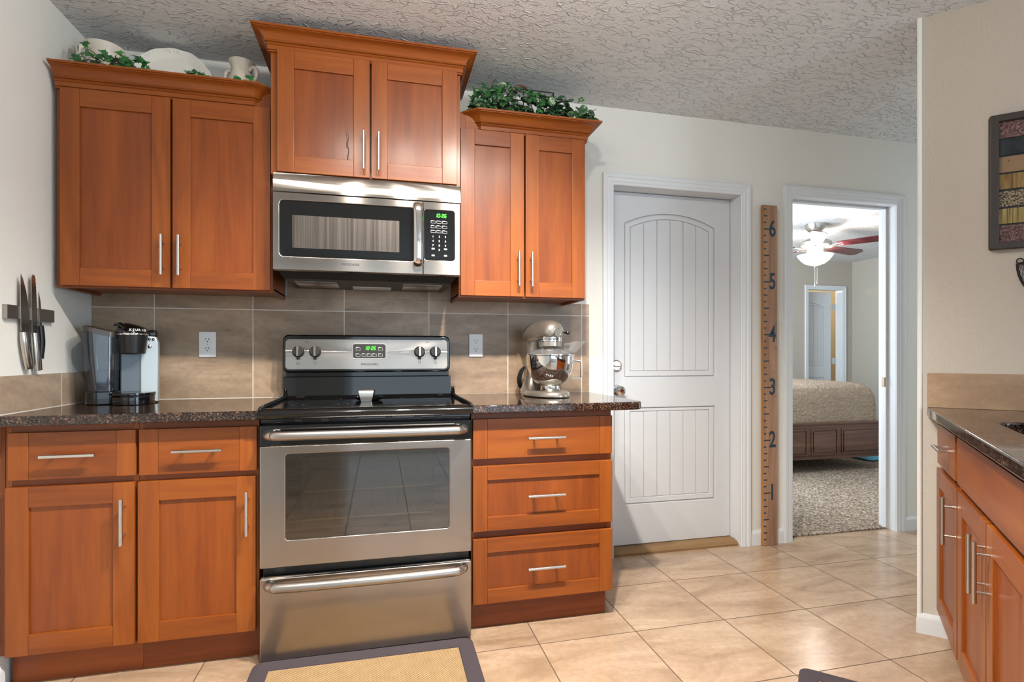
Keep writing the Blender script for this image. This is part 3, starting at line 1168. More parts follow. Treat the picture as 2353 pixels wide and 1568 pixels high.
# ------------------------------------------------------------------ diagonal sink run (local frame: x along the run, y back along the wall)
def sink_thing(name, label, cat, group=None):
    return thing(name, label, cat, (OX, OY, 0), R(-135), group, local=True)


SZ = 0.895
ts = sink_thing('countertop', 'speckled brown granite sink countertop running diagonally from the right wall', 'countertop', 'granite countertops')
hole = rr(0.47, 0.115, 1.15, 0.50, 0.06, 6)
counter([(0.012, -0.002), (1.55, -0.002), (1.55, 0.64), (0.012, 0.64)], SZ, 0.034, None, [hole]).build('worktop', M['granite'], ts)
bw = MB()
hl = rr(0.467, 0.112, 1.153, 0.503, 0.06, 6)
bw.loft([[(x, y, SZ - 0.036) for x, y in hl], [(0.81 + (x - 0.81) * 0.97, 0.3075 + (y - 0.3075) * 0.95, 0.72) for x, y in hl], [(0.81 + (x - 0.81) * 0.85, 0.3075 + (y - 0.3075) * 0.8, 0.705) for x, y in hl]], caps=False)
bw.shape([(0.81 + (x - 0.81) * 0.85, 0.3075 + (y - 0.3075) * 0.8) for x, y in hl], (), 0.002, 0, 0, Matrix.Translation((0, 0, 0.703)))
bw.build('sink_basin', M['steel'], ts, label='undermounted steel basin')
b = MB()
b.box(0.0015, 0.0105, 0.0, 1.0, SZ + 0.0005, 1.030, 0.001)
sp = b.build('trim_8', M['splash_sink'])
sp.location = (OX, OY, 0)
sp.rotation_euler = (0, 0, R(-135))
struct(sp)


def sink_cab(u0, u1, label, fronts, end):
    t_ = sink_thing('base_cabinet', label, 'cabinet', 'cherry base cabinets')
    m_ = MB()
    yb = 0.0255 + 0.02
    m_.box(u0, u1, yb + 0.02, 0.085, 0.112, 0.859, 0.001, 0)
    m_.box(u0, u1, 0.085, 0.62, 0.112, 0.69, 0.001, 0)
    m_.box(u0, u0 + 0.02, yb, yb + 0.0195, 0.112, 0.859, 0.001, 0)
    m_.box(u1 - 0.02, u1, yb, yb + 0.0195, 0.112, 0.859, 0.001, 0)
    m_.box(u0 + 0.02, u1 - 0.02, yb + 0.0005, yb + 0.0195, 0.112, 0.859, 0.001, 3)
    m_.build('cabinet_body', WOODS, t_)
    MB().box(u0 + 0.004, u1, 0.095, 0.30, 0.0, 0.1115, 0.001).build('toe_kick', M['wood_dark'], t_)
    for kind, a, c, zb, zt, hx, hz in fronts:
        if kind == 'door':
            d_ = shaker(MB(), a, c, zb, zt, 0.025).build('door', WOODS, t_)
            bar_handle(d_, hx, 0.025, hz)
        elif kind == 'drawer':
            d_ = MB().box(a, c, 0.025, 0.045, zb, zt, 0.002, 1).build('drawer', WOODS, t_)
            bar_handle(d_, hx, 0.025, hz, False)
        else:
            MB().box(a, c, 0.025, 0.045, zb, zt, 0.002, 1).build('false_front', WOODS, t_)
    return t_


sink_cab(0.034, 0.4545, 'narrow base cabinet of the diagonal sink run against the right wall, drawer over door',
         [('drawer', 0.056, 0.416, 0.688, 0.838, 0.277, 0.771), ('door', 0.036, 0.446, 0.116, 0.668, 0.414, 0.553)], 0)
sink_cab(0.4555, 1.25, 'wide reddish sink base cabinet at the right edge, blank front over paired doors',
         [('false', 0.436 + 0.024, 1.245, 0.688, 0.838, 0, 0), ('door', 0.466, 0.846, 0.116, 0.668, 0.845 - 0.012, 0.551), ('door', 0.858, 1.238, 0.116, 0.668, 0.898, 0.549)], 1)

# ------------------------------------------------------------------ electric range
RX0, RX1, RC = 0.797, 1.553, 1.175
rg_ = thing('electric_range', 'stainless and black freestanding electric range with clock and glass cooktop', 'range', (RC, -0.33, 0))
F0 = mesh_matrix_front
b = MB()
b.box(RX0 + 0.004, RX1 - 0.004, -0.60, -0.585, 0.02, 0.878, 0.002)
b.box(RX0 + 0.003, RX0 + 0.02, -0.60, -0.03, 0.012, 0.878, 0.002)
b.box(RX1 - 0.02, RX1 - 0.003, -0.60, -0.03, 0.012, 0.878, 0.002)
b.box(RX0 + 0.004, RX1 - 0.004, -0.06, -0.03, 0.012, 0.95, 0.002)
b.box(RX0 + 0.03, RX1 - 0.03, -0.58, -0.06, 0.0, 0.03, 0.002)
body = b.build('range_body', M['black'], rg_)
# hollow oven: the body front is opened by carving a frame instead of a slab
bpy.data.objects.remove(body)
b = MB()
win = rr(0.905, 0.43, 1.445, 0.75, 0.01)
b.shape([(RX0 + 0.004, 0.02), (RX1 - 0.004, 0.02), (RX1 - 0.004, 0.878), (RX0 + 0.004, 0.878)], [win], 0.014, 0.001, 0, F0(0, -0.586, 0))
b.box(RX0 + 0.003, RX0 + 0.02, -0.585, -0.03, 0.012, 0.878, 0.002)
b.box(RX1 - 0.02, RX1 - 0.003, -0.585, -0.03, 0.012, 0.878, 0.002)
b.box(RX0 + 0.004, RX1 - 0.004, -0.06, -0.03, 0.012, 0.93, 0.002)
b.box(RX0 + 0.03, RX1 - 0.03, -0.56, -0.06, 0.0, 0.03, 0.002)
b.build('range_body', M['black'], rg_)
b = MB()
lp = [(0.90, 0.425), (1.45, 0.425), (1.45, 0.755), (0.90, 0.755)]
for (x0, x1, z0, z1) in ((0.88, 0.90, 0.40, 0.80), (1.45, 1.47, 0.40, 0.80), (0.88, 1.47, 0.38, 0.40), (0.88, 1.47, 0.80, 0.82)):
    b.box(x0, x1, -0.584, -0.14, z0, z1)
b.box(0.88, 1.47, -0.14, -0.12, 0.38, 0.82)
b.build('oven_cavity', M['oven_in'], rg_)
for rz in (0.487, 0.592):
    b = MB()
    for yy in (-0.575, -0.16):
        b.tube([(0.905, yy, rz), (1.445, yy, rz)], 0.0032, 8)
    for xx in (0.905, 1.445):
        b.tube([(xx, -0.575, rz), (xx, -0.16, rz)], 0.003, 8)
    for k in range(1, 16):
        xx = 0.905 + 0.54 * k / 16
        b.tube([(xx, -0.578, rz + 0.004), (xx, -0.16, rz + 0.004)], 0.0016, 6)
    b.build('oven_rack', M['rack'], rg_)
# oven door
b = MB()
wo = rr(0.882, 0.438, 1.469, 0.746, 0.012)
b.shape(rr(RX0, 0.343, RX1, 0.776, 0.004), [wo], 0.030, 0.003, 0, F0(0, -0.6105, 0), 2)
dr = b.build('oven_door', M['steel'], rg_)
b = MB()
b.shape(rr(RX0 - 0.0005, 0.7765, RX1 + 0.0005, 0.852, 0.006), (), 0.030, 0.004, 0, F0(0, -0.6105, 0), 2)
b.build('door_top_band', M['black_gloss'], dr, label='glossy black band behind the handle')
b = MB()
b.shape(rr(0.8805, 0.4365, 1.4705, 0.7475, 0.012), (), 0.004, 0.0, 0, F0(0, -0.632, 0))
b.build('oven_window', M['oven_glass'], dr, label='tinted oven window glass')
b = MB()
b.shape(wo, [rr(0.938, 0.474, 1.408, 0.728, 0.01)], 0.002, 0, 0, F0(0, -0.6285, 0))
b.build('window_mask', M['black_gloss'], dr)


def bow_handle(z, ends_y, bow_y, parent, x0, x1, drop=0.0, r=0.0165):
    m_ = MB()
    pts = [(x0, ends_y, z), (x0 + 0.004, ends_y - 0.02, z), (x0 + 0.022, bow_y + 0.012, z), (x0 + 0.06, bow_y, z), (RC, bow_y - 0.006, z),
           (x1 - 0.06, bow_y, z), (x1 - 0.022, bow_y + 0.012, z), (x1 - 0.004, ends_y - 0.02, z), (x1, ends_y, z)]
    rs = [0.016, 0.0165, r, r, r, r, r, 0.0165, 0.016]
    m_.tube(pts, rs, 18, smooth=6)
    return m_.build('handle', M['steel_v'], parent, angle=60)


bow_handle(0.818, -0.6415, -0.688, dr, 0.826, 1.524)
# storage drawer
b = MB()
b.shape(rr(RX0, 0.012, RX1, 0.304, 0.004), (), 0.030, 0.003, 0, F0(0, -0.6105, 0), 2)
wd = b.build('storage_drawer', M['steel'], rg_)
bow_handle(0.287, -0.6415, -0.688, wd, 0.826, 1.524)
# vent strip above the door
b = MB()
b.box(RX0 + 0.002, RX1 - 0.002, -0.632, -0.601, 0.857, 0.874, 0.003)
vs = b.build('vent_trim', M['black_gloss'], rg_)
for k in range(6):
    xx = (0.925, 1.015, 1.118, 1.243, 1.348, 1.425)[k]
    MB().box(xx - 0.013, xx + 0.013, -0.6345, -0.6325, 0.861, 0.870, 0.0008).build('vent_slot', M['black_soft'], vs)
# cooktop: glass, rolled rim
b = MB()
prof = [(-0.645, 0.872), (-0.656, 0.876), (-0.661, 0.888), (-0.657, 0.900), (-0.645, 0.908), (-0.625, 0.9105), (-0.61, 0.9075), (-0.16, 0.9075), (-0.13, 0.909), (-0.115, 0.93), (-0.105, 0.93), (-0.105, 0.880)]
rings = []
for x in (RX0 - 0.004, RX0 + 0.004, RX1 - 0.004, RX1 + 0.004):
    rings.append([(x, y, z) for y, z in prof])
b.loft(rings)
ck_ = b.build('cooktop', M['black_gloss'], rg_, angle=40)
for x in (RX0 + 0.003, RX1 - 0.003):
    MB().tube([(x, -0.648, 0.906), (x, -0.60, 0.9135), (x, -0.20, 0.9135), (x, -0.135, 0.925), (x, -0.118, 0.95)], [0.006, 0.008, 0.008, 0.009, 0.007], 12, smooth=4).build('rim', M['black_gloss'], ck_)
for cx_, cy_, rad in ((0.985, -0.475, 0.105), (0.985, -0.475, 0.068), (0.975, -0.235, 0.075), (1.365, -0.475, 0.105), (1.365, -0.475, 0.072), (1.375, -0.235, 0.075)):
    b = MB()
    oo, ii_ = ell(cx_, cy_, rad, rad, 56), ell(cx_, cy_, rad - 0.0016, rad - 0.0016, 56)
    b.loft([[(x, y, 0.9078) for x, y in ii_], [(x, y, 0.9078) for x, y in oo]], caps=False)
    b.build('burner_ring', M['burner'], ck_)
# back panel and control panel
b = MB()
lo = [(-0.124, 0.912), (-0.118, 1.000), (-0.108, 1.004), (-0.050, 1.004), (-0.050, 0.912)]
b.loft([[(x, y, z) for y, z in lo] for x in (0.790, 1.540)])
b.build('back_riser', M['black_gloss'], rg_, angle=30)
b = MB()
BGM = Matrix.Translation((0, -0.072, 1.019)) @ Matrix.Rotation(R(-4), 4, 'X') @ F0(0, 0, 0)
b.box(0.795, 1.535, -0.085, -0.05, 0.99, 1.03, 0.003)
b.shape(rr(0.786, 0.0, 1.537, 0.172, 0.026), (), 0.05, 0.008, 0, BGM, 3)
bgp = b.build('control_console', M['black_gloss'], rg_)
b = MB()
PM = BGM @ Matrix.Translation((0, 0, 0.0502))
b.shape(rr(0.799, 0.014, 1.524, 0.151, 0.016), (), 0.0016, 0.0006, 0, PM, 1)
pn = b.build('control_panel', M['steel'], bgp)
PM2 = PM @ Matrix.Translation((0, 0, 0.0018))
# knobs
for kx in (0.853, 0.925, 1.392, 1.466):
    b = MB()
    K = PM2 @ Matrix.Translation((kx, 0.094, 0))
    b.lathe([(0, 0), (0.026, 0), (0.026, 0.004), (0.0235, 0.006), (0.0225, 0.018), (0.020, 0.020), (0, 0.020)], (0, 0, 0), 32, 0, K)
    b.shape(rr(-0.0075, -0.036, 0.0075, -0.018, 0.004), (), 0.006, 0.001, 0, K)
    b.loft([[(x * w_, y, z) for x, y, z in ((-0.0065, -0.021, z_), (0.0065, -0.021, z_), (0.0065, 0.021, z_), (-0.0065, 0.021, z_))] for z_, w_ in ((0.019, 1.0), (0.034, 0.75), (0.036, 0.55))], 1, K)
    b.build('knob', [M['black_soft'], M['chrome']], pn, angle=30)
for kx in (0.853, 0.925, 1.392, 1.466):
    b = MB()
    for k in range(13):
        a = R(-60 + 300 * k / 12)
        b.shape(ell(kx + 0.034 * math.cos(a), 0.094 + 0.034 * math.sin(a), 0.0011, 0.0011, 8), (), 0.0003, 0, 0, PM2)
    q = rr(kx - 0.006, 0.037, kx + 0.006, 0.049, 0.001, 2)
    b.shape(q, [rr(kx - 0.0052, 0.0378, kx + 0.0052, 0.0482, 0.001, 2)], 0.0003, 0, 0, PM2)
    b.shape(ell(kx + (-0.003 if kx in (0.853, 0.925) else 0.003), 0.046 if kx in (0.925, 1.392) else 0.040, 0.0018, 0.0018, 10), (), 0.0003, 0, 0, PM2)
    b.build('dial_marks', M['print_dark'], pn)
for ax, dx_ in ((0.889, -1), (1.429, 1)):
    b = MB()
    b.shape([(ax - 0.012, 0.1385), (ax + 0.012, 0.1385), (ax + 0.012, 0.1393), (ax - 0.012, 0.1393)], (), 0.0003, 0, 0, PM2)
    b.shape(ell(ax + dx_ * 0.0, 0.1389, 0.003, 0.003, 12), [ell(ax, 0.1389, 0.0022, 0.0022, 12)], 0.0003, 0, 0, PM2)
    b.build('arrow_mark', M['print_dark'], pn)
MB().text('FRIGIDAIRE', 0.0145, PM2 @ Matrix.Translation((1.163, 0.036, 0)), 0, 0.0004, sx=1.05, bold=0.0002).build('panel_lettering', M['print_dark'], pn)
# clock display
b = MB()
b.shape(rr(1.086, 0.060, 1.238, 0.132, 0.012), [rr(1.0885, 0.0625, 1.2355, 0.1295, 0.010)], 0.0018, 0.0005, 0, PM2)
b.shape(rr(1.0875, 0.0615, 1.2365, 0.1305, 0.011), (), 0.0012, 0, 1, PM2)
dsp = b.build('clock_display', [M['nickel'], M['black_soft']], pn)
SEG = {'0': 'abcdef', '1': 'bc', '2': 'abged', '6': 'afgedc'}


def seg_digits(m_, mtx, x, y, hgt, wid, txt, gap):
    slant = 0.12
    th = hgt * 0.13
    def bar(x0, y0, x1, y1):
        m_.shape([(x0 + y0 * slant, y0), (x1 + y0 * slant, y0), (x1 + y1 * slant, y1), (x0 + y1 * slant, y1)], (), 0.0003, 0, 0, mtx @ Matrix.Translation((x, y, 0)))
    for ch in txt:
        if ch == ':':
            bar(-th / 2 + gap * 0.1, hgt * 0.25, th / 2 + gap * 0.1, hgt * 0.25 + th)
            bar(-th / 2 + gap * 0.1, hgt * 0.65, th / 2 + gap * 0.1, hgt * 0.65 + th)
            x += gap * 0.55
            continue
        for s_ in SEG[ch]:
            if s_ == 'a': bar(0.0, hgt - th, wid, hgt)
            if s_ == 'd': bar(0.0, 0, wid, th)
            if s_ == 'g': bar(0.0, hgt / 2 - th / 2, wid, hgt / 2 + th / 2)
            if s_ == 'b': bar(wid - th, hgt / 2 + th * 0.3, wid, hgt - th * 0.3)
            if s_ == 'c': bar(wid - th, th * 0.3, wid, hgt / 2 - th * 0.3)
            if s_ == 'f': bar(0, hgt / 2 + th * 0.3, th, hgt - th * 0.3)
            if s_ == 'e': bar(0, th * 0.3, th, hgt / 2 - th * 0.3)
        x += gap
    return m_


DM = PM2 @ Matrix.Translation((0, 0, 0.0014))
seg_digits(MB(), DM, 1.140, 0.103, 0.0165, 0.0085, '10:26', 0.0115).build('clock_digits', M['led'], dsp, label='green digits reading 10:26')
b = MB()


def keybox(m_, mtx, x, y, wx, wy, tag_=True):
    m_.shape(rr(x, y, x + wx, y + wy, wy * 0.15, 2), [rr(x + 0.0007, y + 0.0007, x + wx - 0.0007, y + wy - 0.0007, wy * 0.12, 2)], 0.0003, 0, 0, mtx)
    if tag_:
        m_.shape([(x, y + wy + 0.0008), (x + wx * 0.6, y + wy + 0.0008), (x + wx * 0.6, y + wy + 0.0021), (x, y + wy + 0.0021)], (), 0.0003, 0, 0, mtx)


for x, y in ((1.102, 0.100), (1.202, 0.100), (1.102, 0.071), (1.129, 0.071), (1.152, 0.071), (1.175, 0.071), (1.202, 0.071)):
    keybox(b, DM, x, y, 0.019, 0.013)
b.build('display_keys', M['print_white'], dsp)

# ------------------------------------------------------------------ microwave over the range
MX0, MX1 = 0.803, 1.541
mw = thing('microwave_oven', 'stainless over-the-range microwave with dark window and keypad under the tallest cabinet', 'microwave', (1.172, -0.2, 1.41))
b = MB()
b.box(MX0 + 0.003, MX1 - 0.003, -0.395, -0.0115, 1.447, 1.8265, 0.002)
bot = [[(MX0 + 0.004, -0.40, 1.447), (MX1 - 0.004, -0.40, 1.447), (MX1 - 0.004, -0.0125, 1.447), (MX0 + 0.004, -0.0125, 1.447)],
       [(MX0 + 0.03, -0.36, 1.412), (MX1 - 0.03, -0.36, 1.412), (MX1 - 0.03, -0.03, 1.412), (MX0 + 0.03, -0.03, 1.412)]]
b.loft(bot)
b.build('microwave_body', M['black_soft'], mw)
for x0, x1 in ((0.86, 1.03), (1.31, 1.48)):
    MB().box(x0, x1, -0.30, -0.10, 1.4095, 1.4117, 0.0006).build('grease_filter', M['steel'], mw)
b = MB()
b.box(1.09, 1.26, -0.16, -0.06, 1.4095, 1.4117, 0.0006)
b.build('light_cover', M['print_white'], mw)
# curved vent panel on top
b = MB()
pr = [(-0.396, 1.826), (-0.405, 1.8262), (-0.418, 1.822), (-0.426, 1.812), (-0.430, 1.790), (-0.4325, 1.760), (-0.433, 1.7455), (-0.396, 1.7455)]
b.loft([[(x, y, z) for y, z in pr] for x in (MX0, MX1)])
b.build('vent_panel', M['steel'], mw, angle=30)
b = MB()
wn_ = rr(0.827, 1.491, 1.352, 1.712, 0.016)
b.shape(rr(MX0, 1.437, 1.3835, 1.7425, 0.003), [wn_], 0.036, 0.003, 0, F0(0, -0.3965, 0), 2)
md = b.build('microwave_door', M['steel'], mw)
b = MB()
b.shape(rr(0.8275, 1.4915, 1.3515, 1.7115, 0.016), (), 0.030, 0.0, 0, F0(0, -0.397, 0))
b.box(1.340, 1.378, -0.4335, -0.4305, 1.493, 1.7100, 0.0008)
b.build('door_glass', M['black_gloss'], md, label='black door glass')
b = MB()
b.shape(rr(0.873, 1.526, 1.288, 1.655, 0.002), (), 0.0008, 0, 0, F0(0, -0.4272, 0))
b.build('window_screen', M['mw_mesh'], md, label='grey perforated screen')
b = MB()
b.text('FRIGIDAIRE', 0.0135, F0(0, -0.4328, 0) @ Matrix.Translation((1.095, 1.4665, 0)), 0, 0.0004, bold=0.0002)
b.build('door_lettering', M['print_dark'], md)
b = MB()
b.tube([(1.362, -0.431, 1.724), (1.362, -0.452, 1.722), (1.362, -0.466, 1.705), (1.362, -0.470, 1.66), (1.362, -0.472, 1.60), (1.362, -0.470, 1.54), (1.362, -0.466, 1.495), (1.362, -0.452, 1.477), (1.362, -0.431, 1.475)],
       0.019, 20, smooth=5, up=(1, 0, 0), flat=0.55)
b.build('handle', M['chrome'], md, angle=60)
b = MB()
b.shape(rr(1.3855, 1.437, MX1, 1.7425, 0.003), [rr(1.390, 1.499, 1.516, 1.709, 0.012)], 0.036, 0.003, 0, F0(0, -0.3965, 0), 2)
cp = b.build('keypad_panel', M['steel'], mw)
b = MB()
b.shape(rr(1.3905, 1.4995, 1.5155, 1.7085, 0.012), (), 0.033, 0.0, 0, F0(0, -0.397, 0))
kg = b.build('keypad_glass', M['black_gloss'], cp)
KM = F0(0, -0.4303, 0)
seg_digits(MB(), KM, 1.434, 1.679, 0.0155, 0.0082, '10:26', 0.0108).build('clock_digits', M['led'], kg, label='green digits reading 10:26')
for r_ in range(3):
    for c_ in range(3):
        b = MB()
        keybox(b, KM, 1.417 + c_ * 0.024, 1.654 - r_ * 0.020, 0.020, 0.0095)
        b.build('key', M['print_white'], kg)
b = MB()
for r_, row in enumerate(('123', '456', '789', ' 0 ')):
    for c_, ch in enumerate(row):
        if ch != ' ':
            b.text(ch, 0.0115, KM @ Matrix.Translation((1.426 + c_ * 0.026, 1.598 - r_ * 0.0185, 0)), 0, 0.0003, bold=0.0002)
for x, y in ((1.420, 1.544), (1.472, 1.544), (1.420, 1.516), (1.472, 1.516)):
    for d_ in (0, 0.004):
        b.shape([(x, y + d_), (x + 0.013, y + d_), (x + 0.013, y + d_ + 0.0022), (x, y + d_ + 0.0022)], (), 0.0003, 0, 0, KM)
b.build('number_key_printing', M['print_white'], kg, label='white keypad numbers')

# ------------------------------------------------------------------ things on the counters
CT = CZ + 0.0004
cm = thing('coffee_maker', 'black and silver single-cup coffee maker with clear water tank beside the left wall', 'coffee maker', (0.21, -0.2, CT))
b = MB()
b.shape(rr(0.076, -0.248, 0.200, -0.075, 0.045, 6), (), 0.052, 0.004, 0, Matrix.Translation((0, 0, CT)), 2)
b.box(0.150, 0.326, -0.215, -0.070, CT, CT + 0.045, 0.004)
b.build('base', M['black_gloss'], cm)
b = MB()
tr = [(0.245 + 0.079 * math.cos(a), -0.245 + 0.082 * math.sin(a)) for a in [PI + PI * k / 20 for k in range(21)]]
tr += [(0.324, -0.216), (0.166, -0.216)]
b.shape(tr, (), 0.032, 0.003, 0, Matrix.Translation((0, 0, CT)), 1)
tr2 = [(0.245 + (x - 0.245) * 1.035, -0.245 + (y + 0.245) * 1.035) for x, y in tr]
b.shape(tr2, (), 0.012, 0.003, 0, Matrix.Translation((0, 0, CT + 0.035)), 1)
b.build('drip_tray', M['black_gloss'], cm)
b = MB()
b.shape(rr(0.196, -0.205, 0.276, -0.08, 0.006), (), 0.17, 0.002, 0, Matrix.Translation((0, 0, CT + 0.046)))
b.build('column', M['cm_grey'], cm)
b = MB()
ch = [(0.268, 0.0), (0.333, 0.0), (0.335, 0.18), (0.334, 0.245), (0.326, 0.268), (0.268, 0.275)]
b.shape(ch, (), 0.14, 0.006, 0, F0(0, -0.075, CT + 0.004), 2)
cheek = b.build('side_cheek', M['cm_silver'], cm, label='pale silver side')
b = MB()
for x, z, r_ in ((0.302, 0.262, 0.0062), (0.316, 0.261, 0.0062), (0.303, 0.232, 0.0082)):
    b.lathe([(0, 0), (r_, 0), (r_ * 0.9, 0.003), (r_ * 0.5, 0.0048), (0, 0.005)], (0, 0, 0), 16, 0, Matrix.Translation((x, -0.2149, CT + z)) @ FY)
b.build('buttons', M['chrome'], cheek)
b = MB()
b.lathe([(0, 0.200), (0.040, 0.200), (0.0455, 0.204), (0.0535, 0.268), (0.0545, 0.276), (0, 0.276)], (0.245, -0.245, CT), 36)
b.box(0.196, 0.292, -0.235, -0.08, CT + 0.216, CT + 0.276, 0.004)
b.build('brew_head', M['black'], cm)
b = MB()
b.lathe([(0.050, 0.2762), (0.0560, 0.2762), (0.0570, 0.279), (0.0560, 0.283), (0.050, 0.283)], (0.245, -0.245, CT), 36)
b.build('chrome_band', M['chrome'], cm)
b = MB()
rings = []
for k in range(9):
    a = k / 8 * PI / 2
    s_ = math.cos(a)
    rings.append([(0.243 + (0.060 if math.cos(q) > 0 else 0.066) * math.cos(q) * (s_ * 0.72 + 0.28), -0.195 + 0.106 * math.sin(q) * (s_ * 0.8 + 0.2), CT + 0.2835 + 0.040 * math.sin(a) + 0.006 * math.cos(q) * -1 * math.sin(a)) for q in [2 * PI * i / 36 for i in range(36)]])
b.loft(rings)
b.box(0.292, 0.330, -0.205, -0.08, CT + 0.268, CT + 0.300, 0.010)
b.tube([(0.180, -0.225, CT + 0.318), (0.205, -0.275, CT + 0.316), (0.222, -0.302, CT + 0.296)], [0.006, 0.009, 0.006], 10, smooth=5)
lid = b.build('lid', M['black_gloss'], cm, angle=50)
b = MB()
for i, chh in enumerate('KEURIG'):
    a = R(-90 + (-22 + 9.8 * i) + 20)
    rad = 0.061
    px_, py_ = 0.243 + rad * math.cos(a), -0.195 + 0.1035 * math.sin(a)
    mt = Matrix.Translation((px_, py_, CT + 0.2955)) @ Matrix.Rotation(R(0.5 * (math.degrees(a) + 90)), 4, 'Z') @ FY
    b.text(chh, 0.0125, mt, 0, 0.0012, bold=0.0003)
b.build('lid_lettering', M['print_white'], lid)
cm.rotation_euler = (0, 0, R(17))
cm.location.x -= 0.010
cm.scale = (0.94, 1.0, 1.0)
b = MB()
def tank_ring(z, grow, r_=0.04):
    return [(x, y, CT + z) for x, y in rr(0.084 - grow, -0.250 - grow * 0.5, 0.192 + grow * 0.15, -0.085, r_, 6)]
b.loft([tank_ring(0.0525, 0.0), tank_ring(0.12, 0.007), tank_ring(0.22, 0.013), tank_ring(0.285, 0.016)])
tk = b.build('water_tank', M['tank'], cm, label='clear smoky water tank')
b = MB()
def tank_in(z, grow):
    return [(x, y, CT + z) for x, y in rr(0.094 - grow, -0.246 - grow * 0.5, 0.188, -0.089, 0.037, 6)]
b.loft([tank_in(0.056, 0.0), tank_in(0.134, 0.006)])
b.build('water', M['water'], tk)
b = MB()
lr = rr(0.066, -0.260, 0.198, -0.083, 0.042, 6)
def lz(x, y, top):
    u = (x - 0.066) / 0.132
    return CT + (0.2980 if top else 0.278) + (0.010 * math.cos(u * PI * 0.9)) - 0.006 * (1 if y < -0.2 else 0) * u
b.loft([[(x, y, lz(x, y, False)) for x, y in lr], [(x, y, lz(x, y, True)) for x, y in lr], [(0.135 + (x - 0.135) * 0.86, -0.17 + (y + 0.17) * 0.86, lz(x, y, True) + 0.006) for x, y in lr]])
b.build('tank_lid', M['lid_brown'], cm, angle=40)

# stand mixer, turned a little towards the sink (local frame, front is -y)
mx = thing('stand_mixer', 'silver stand mixer with polished bowl and clear pouring shield on the right countertop', 'mixer', (1.980, -0.283, CT + 0.0021), R(12), local=True)
b = MB()
bo = []
for k in range(40):
    a = 2 * PI * k / 40
    x, y = 0.098 * math.cos(a), 0.155 * math.sin(a) + 0.035
    x *= 1.0 if y < 0.06 else 0.92
    bo.append((x, y))
b.loft([[(x, y, 0.004) for x, y in bo], [(x * 1.01, y * 1.0, 0.010) for x, y in bo], [(x * 0.98, (y - 0.035) * 0.98 + 0.035, 0.022) for x, y in bo], [(x * 0.88, (y - 0.035) * 0.9 + 0.035, 0.029) for x, y in bo]])
col = []
for z, yc_, ry, rx in ((0.020, 0.118, 0.066, 0.086), (0.045, 0.128, 0.054, 0.070), (0.09, 0.136, 0.044, 0.052), (0.15, 0.138, 0.040, 0.044), (0.21, 0.136, 0.042, 0.043), (0.26, 0.132, 0.052, 0.046), (0.275, 0.13, 0.05, 0.044)):
    col.append([(rx * math.cos(2 * PI * k / 28), yc_ + ry * math.sin(2 * PI * k / 28), z) for k in range(28)])
b.loft(col)
b.build('pedestal', M['pewter'], mx, angle=50)
b = MB()
hd = []
for y, rx, rz, zc_ in ((-0.0765, 0.012, 0.010, 0.303), (-0.074, 0.028, 0.024, 0.303), (-0.064, 0.043, 0.040, 0.303), (-0.045, 0.052, 0.050, 0.304), (-0.015, 0.057, 0.056, 0.304), (0.03, 0.060, 0.060, 0.302), (0.08, 0.060, 0.060, 0.299), (0.13, 0.057, 0.057, 0.296), (0.17, 0.051, 0.050, 0.294), (0.195, 0.040, 0.038, 0.292), (0.208, 0.022, 0.020, 0.291), (0.211, 0.008, 0.007, 0.291)):
    ring = []
    for k in range(32):
        a = 2 * PI * k / 32
        zz = math.sin(a)
        ring.append((rx * math.cos(a), y, zc_ + rz * (zz if zz > -0.62 else -0.62 - 0.12 * (-0.62 - zz))))
    hd.append(ring)
b.loft(hd)
head = b.build('motor_head', M['pewter'], mx, angle=50)
b = MB()
b.lathe([(0.050, 0.256), (0.0545, 0.256), (0.0555, 0.258), (0.0555, 0.279), (0.0545, 0.281), (0.050, 0.281)], (0, -0.012, 0), 40)
bd = b.build('trim_band', M['chrome'], head)
b = MB()
txt = 'KitchenAid'
for i, chh in enumerate(txt):
    a = R(-90 - 52 + 6.9 * i)
    mt = Matrix.Translation((0.0558 * math.cos(a), -0.012 + 0.0558 * math.sin(a), 0.268)) @ Matrix.Rotation(a + PI / 2, 4, 'Z') @ FY
    b.text(chh, 0.0145, mt, 0, 0.0008, bold=0.0004)
b.build('band_lettering', M['print_dark'], bd)
b = MB()
b.lathe([(0, 0.258), (0.0535, 0.258), (0.0535, 0.236), (0.047, 0.228), (0.030, 0.226), (0.028, 0.205), (0, 0.205)], (0, -0.012, 0), 36)
b.build('planetary_hub', M['pewter'], mx)
b = MB()
HM = Matrix.Translation((0.004, -0.069, 0.298)) @ FY
b.lathe([(0, 0), (0.021, 0), (0.022, 0.008), (0.020, 0.013), (0.016, 0.013), (0.015, 0.010), (0, 0.010)], (0, 0, 0), 28, 0, HM)
b.build('attachment_hub', M['chrome'], head)
b = MB()
b.tube([(0.045, -0.055, 0.298), (0.062, -0.060, 0.298)], 0.004, 8)
b.lathe([(0, -0.010), (0.008, -0.007), (0.0105, 0.0), (0.008, 0.007), (0, 0.010)], (0.067, -0.062, 0.298), 16)
b.build('attachment_knob', M['black_gloss'], head)
b = MB()
b.tube([(-0.0575, 0.03, 0.268), (-0.066, 0.022, 0.266), (-0.068, 0.012, 0.265)], [0.003, 0.004, 0.006], 10, smooth=3)
b.build('lock_lever', M['black_gloss'], head)
b = MB()
bp = [(0.0, 0.030), (0.046, 0.030), (0.048, 0.034), (0.044, 0.040), (0.043, 0.052), (0.052, 0.057), (0.074, 0.072), (0.094, 0.098), (0.105, 0.130), (0.109, 0.165), (0.1105, 0.190), (0.1145, 0.193), (0.1145, 0.197), (0.108, 0.197), (0.107, 0.165), (0.102, 0.13), (0.090, 0.1), (0.07, 0.076), (0.0, 0.062)]
b.lathe(bp, (0, -0.012, 0), 48)
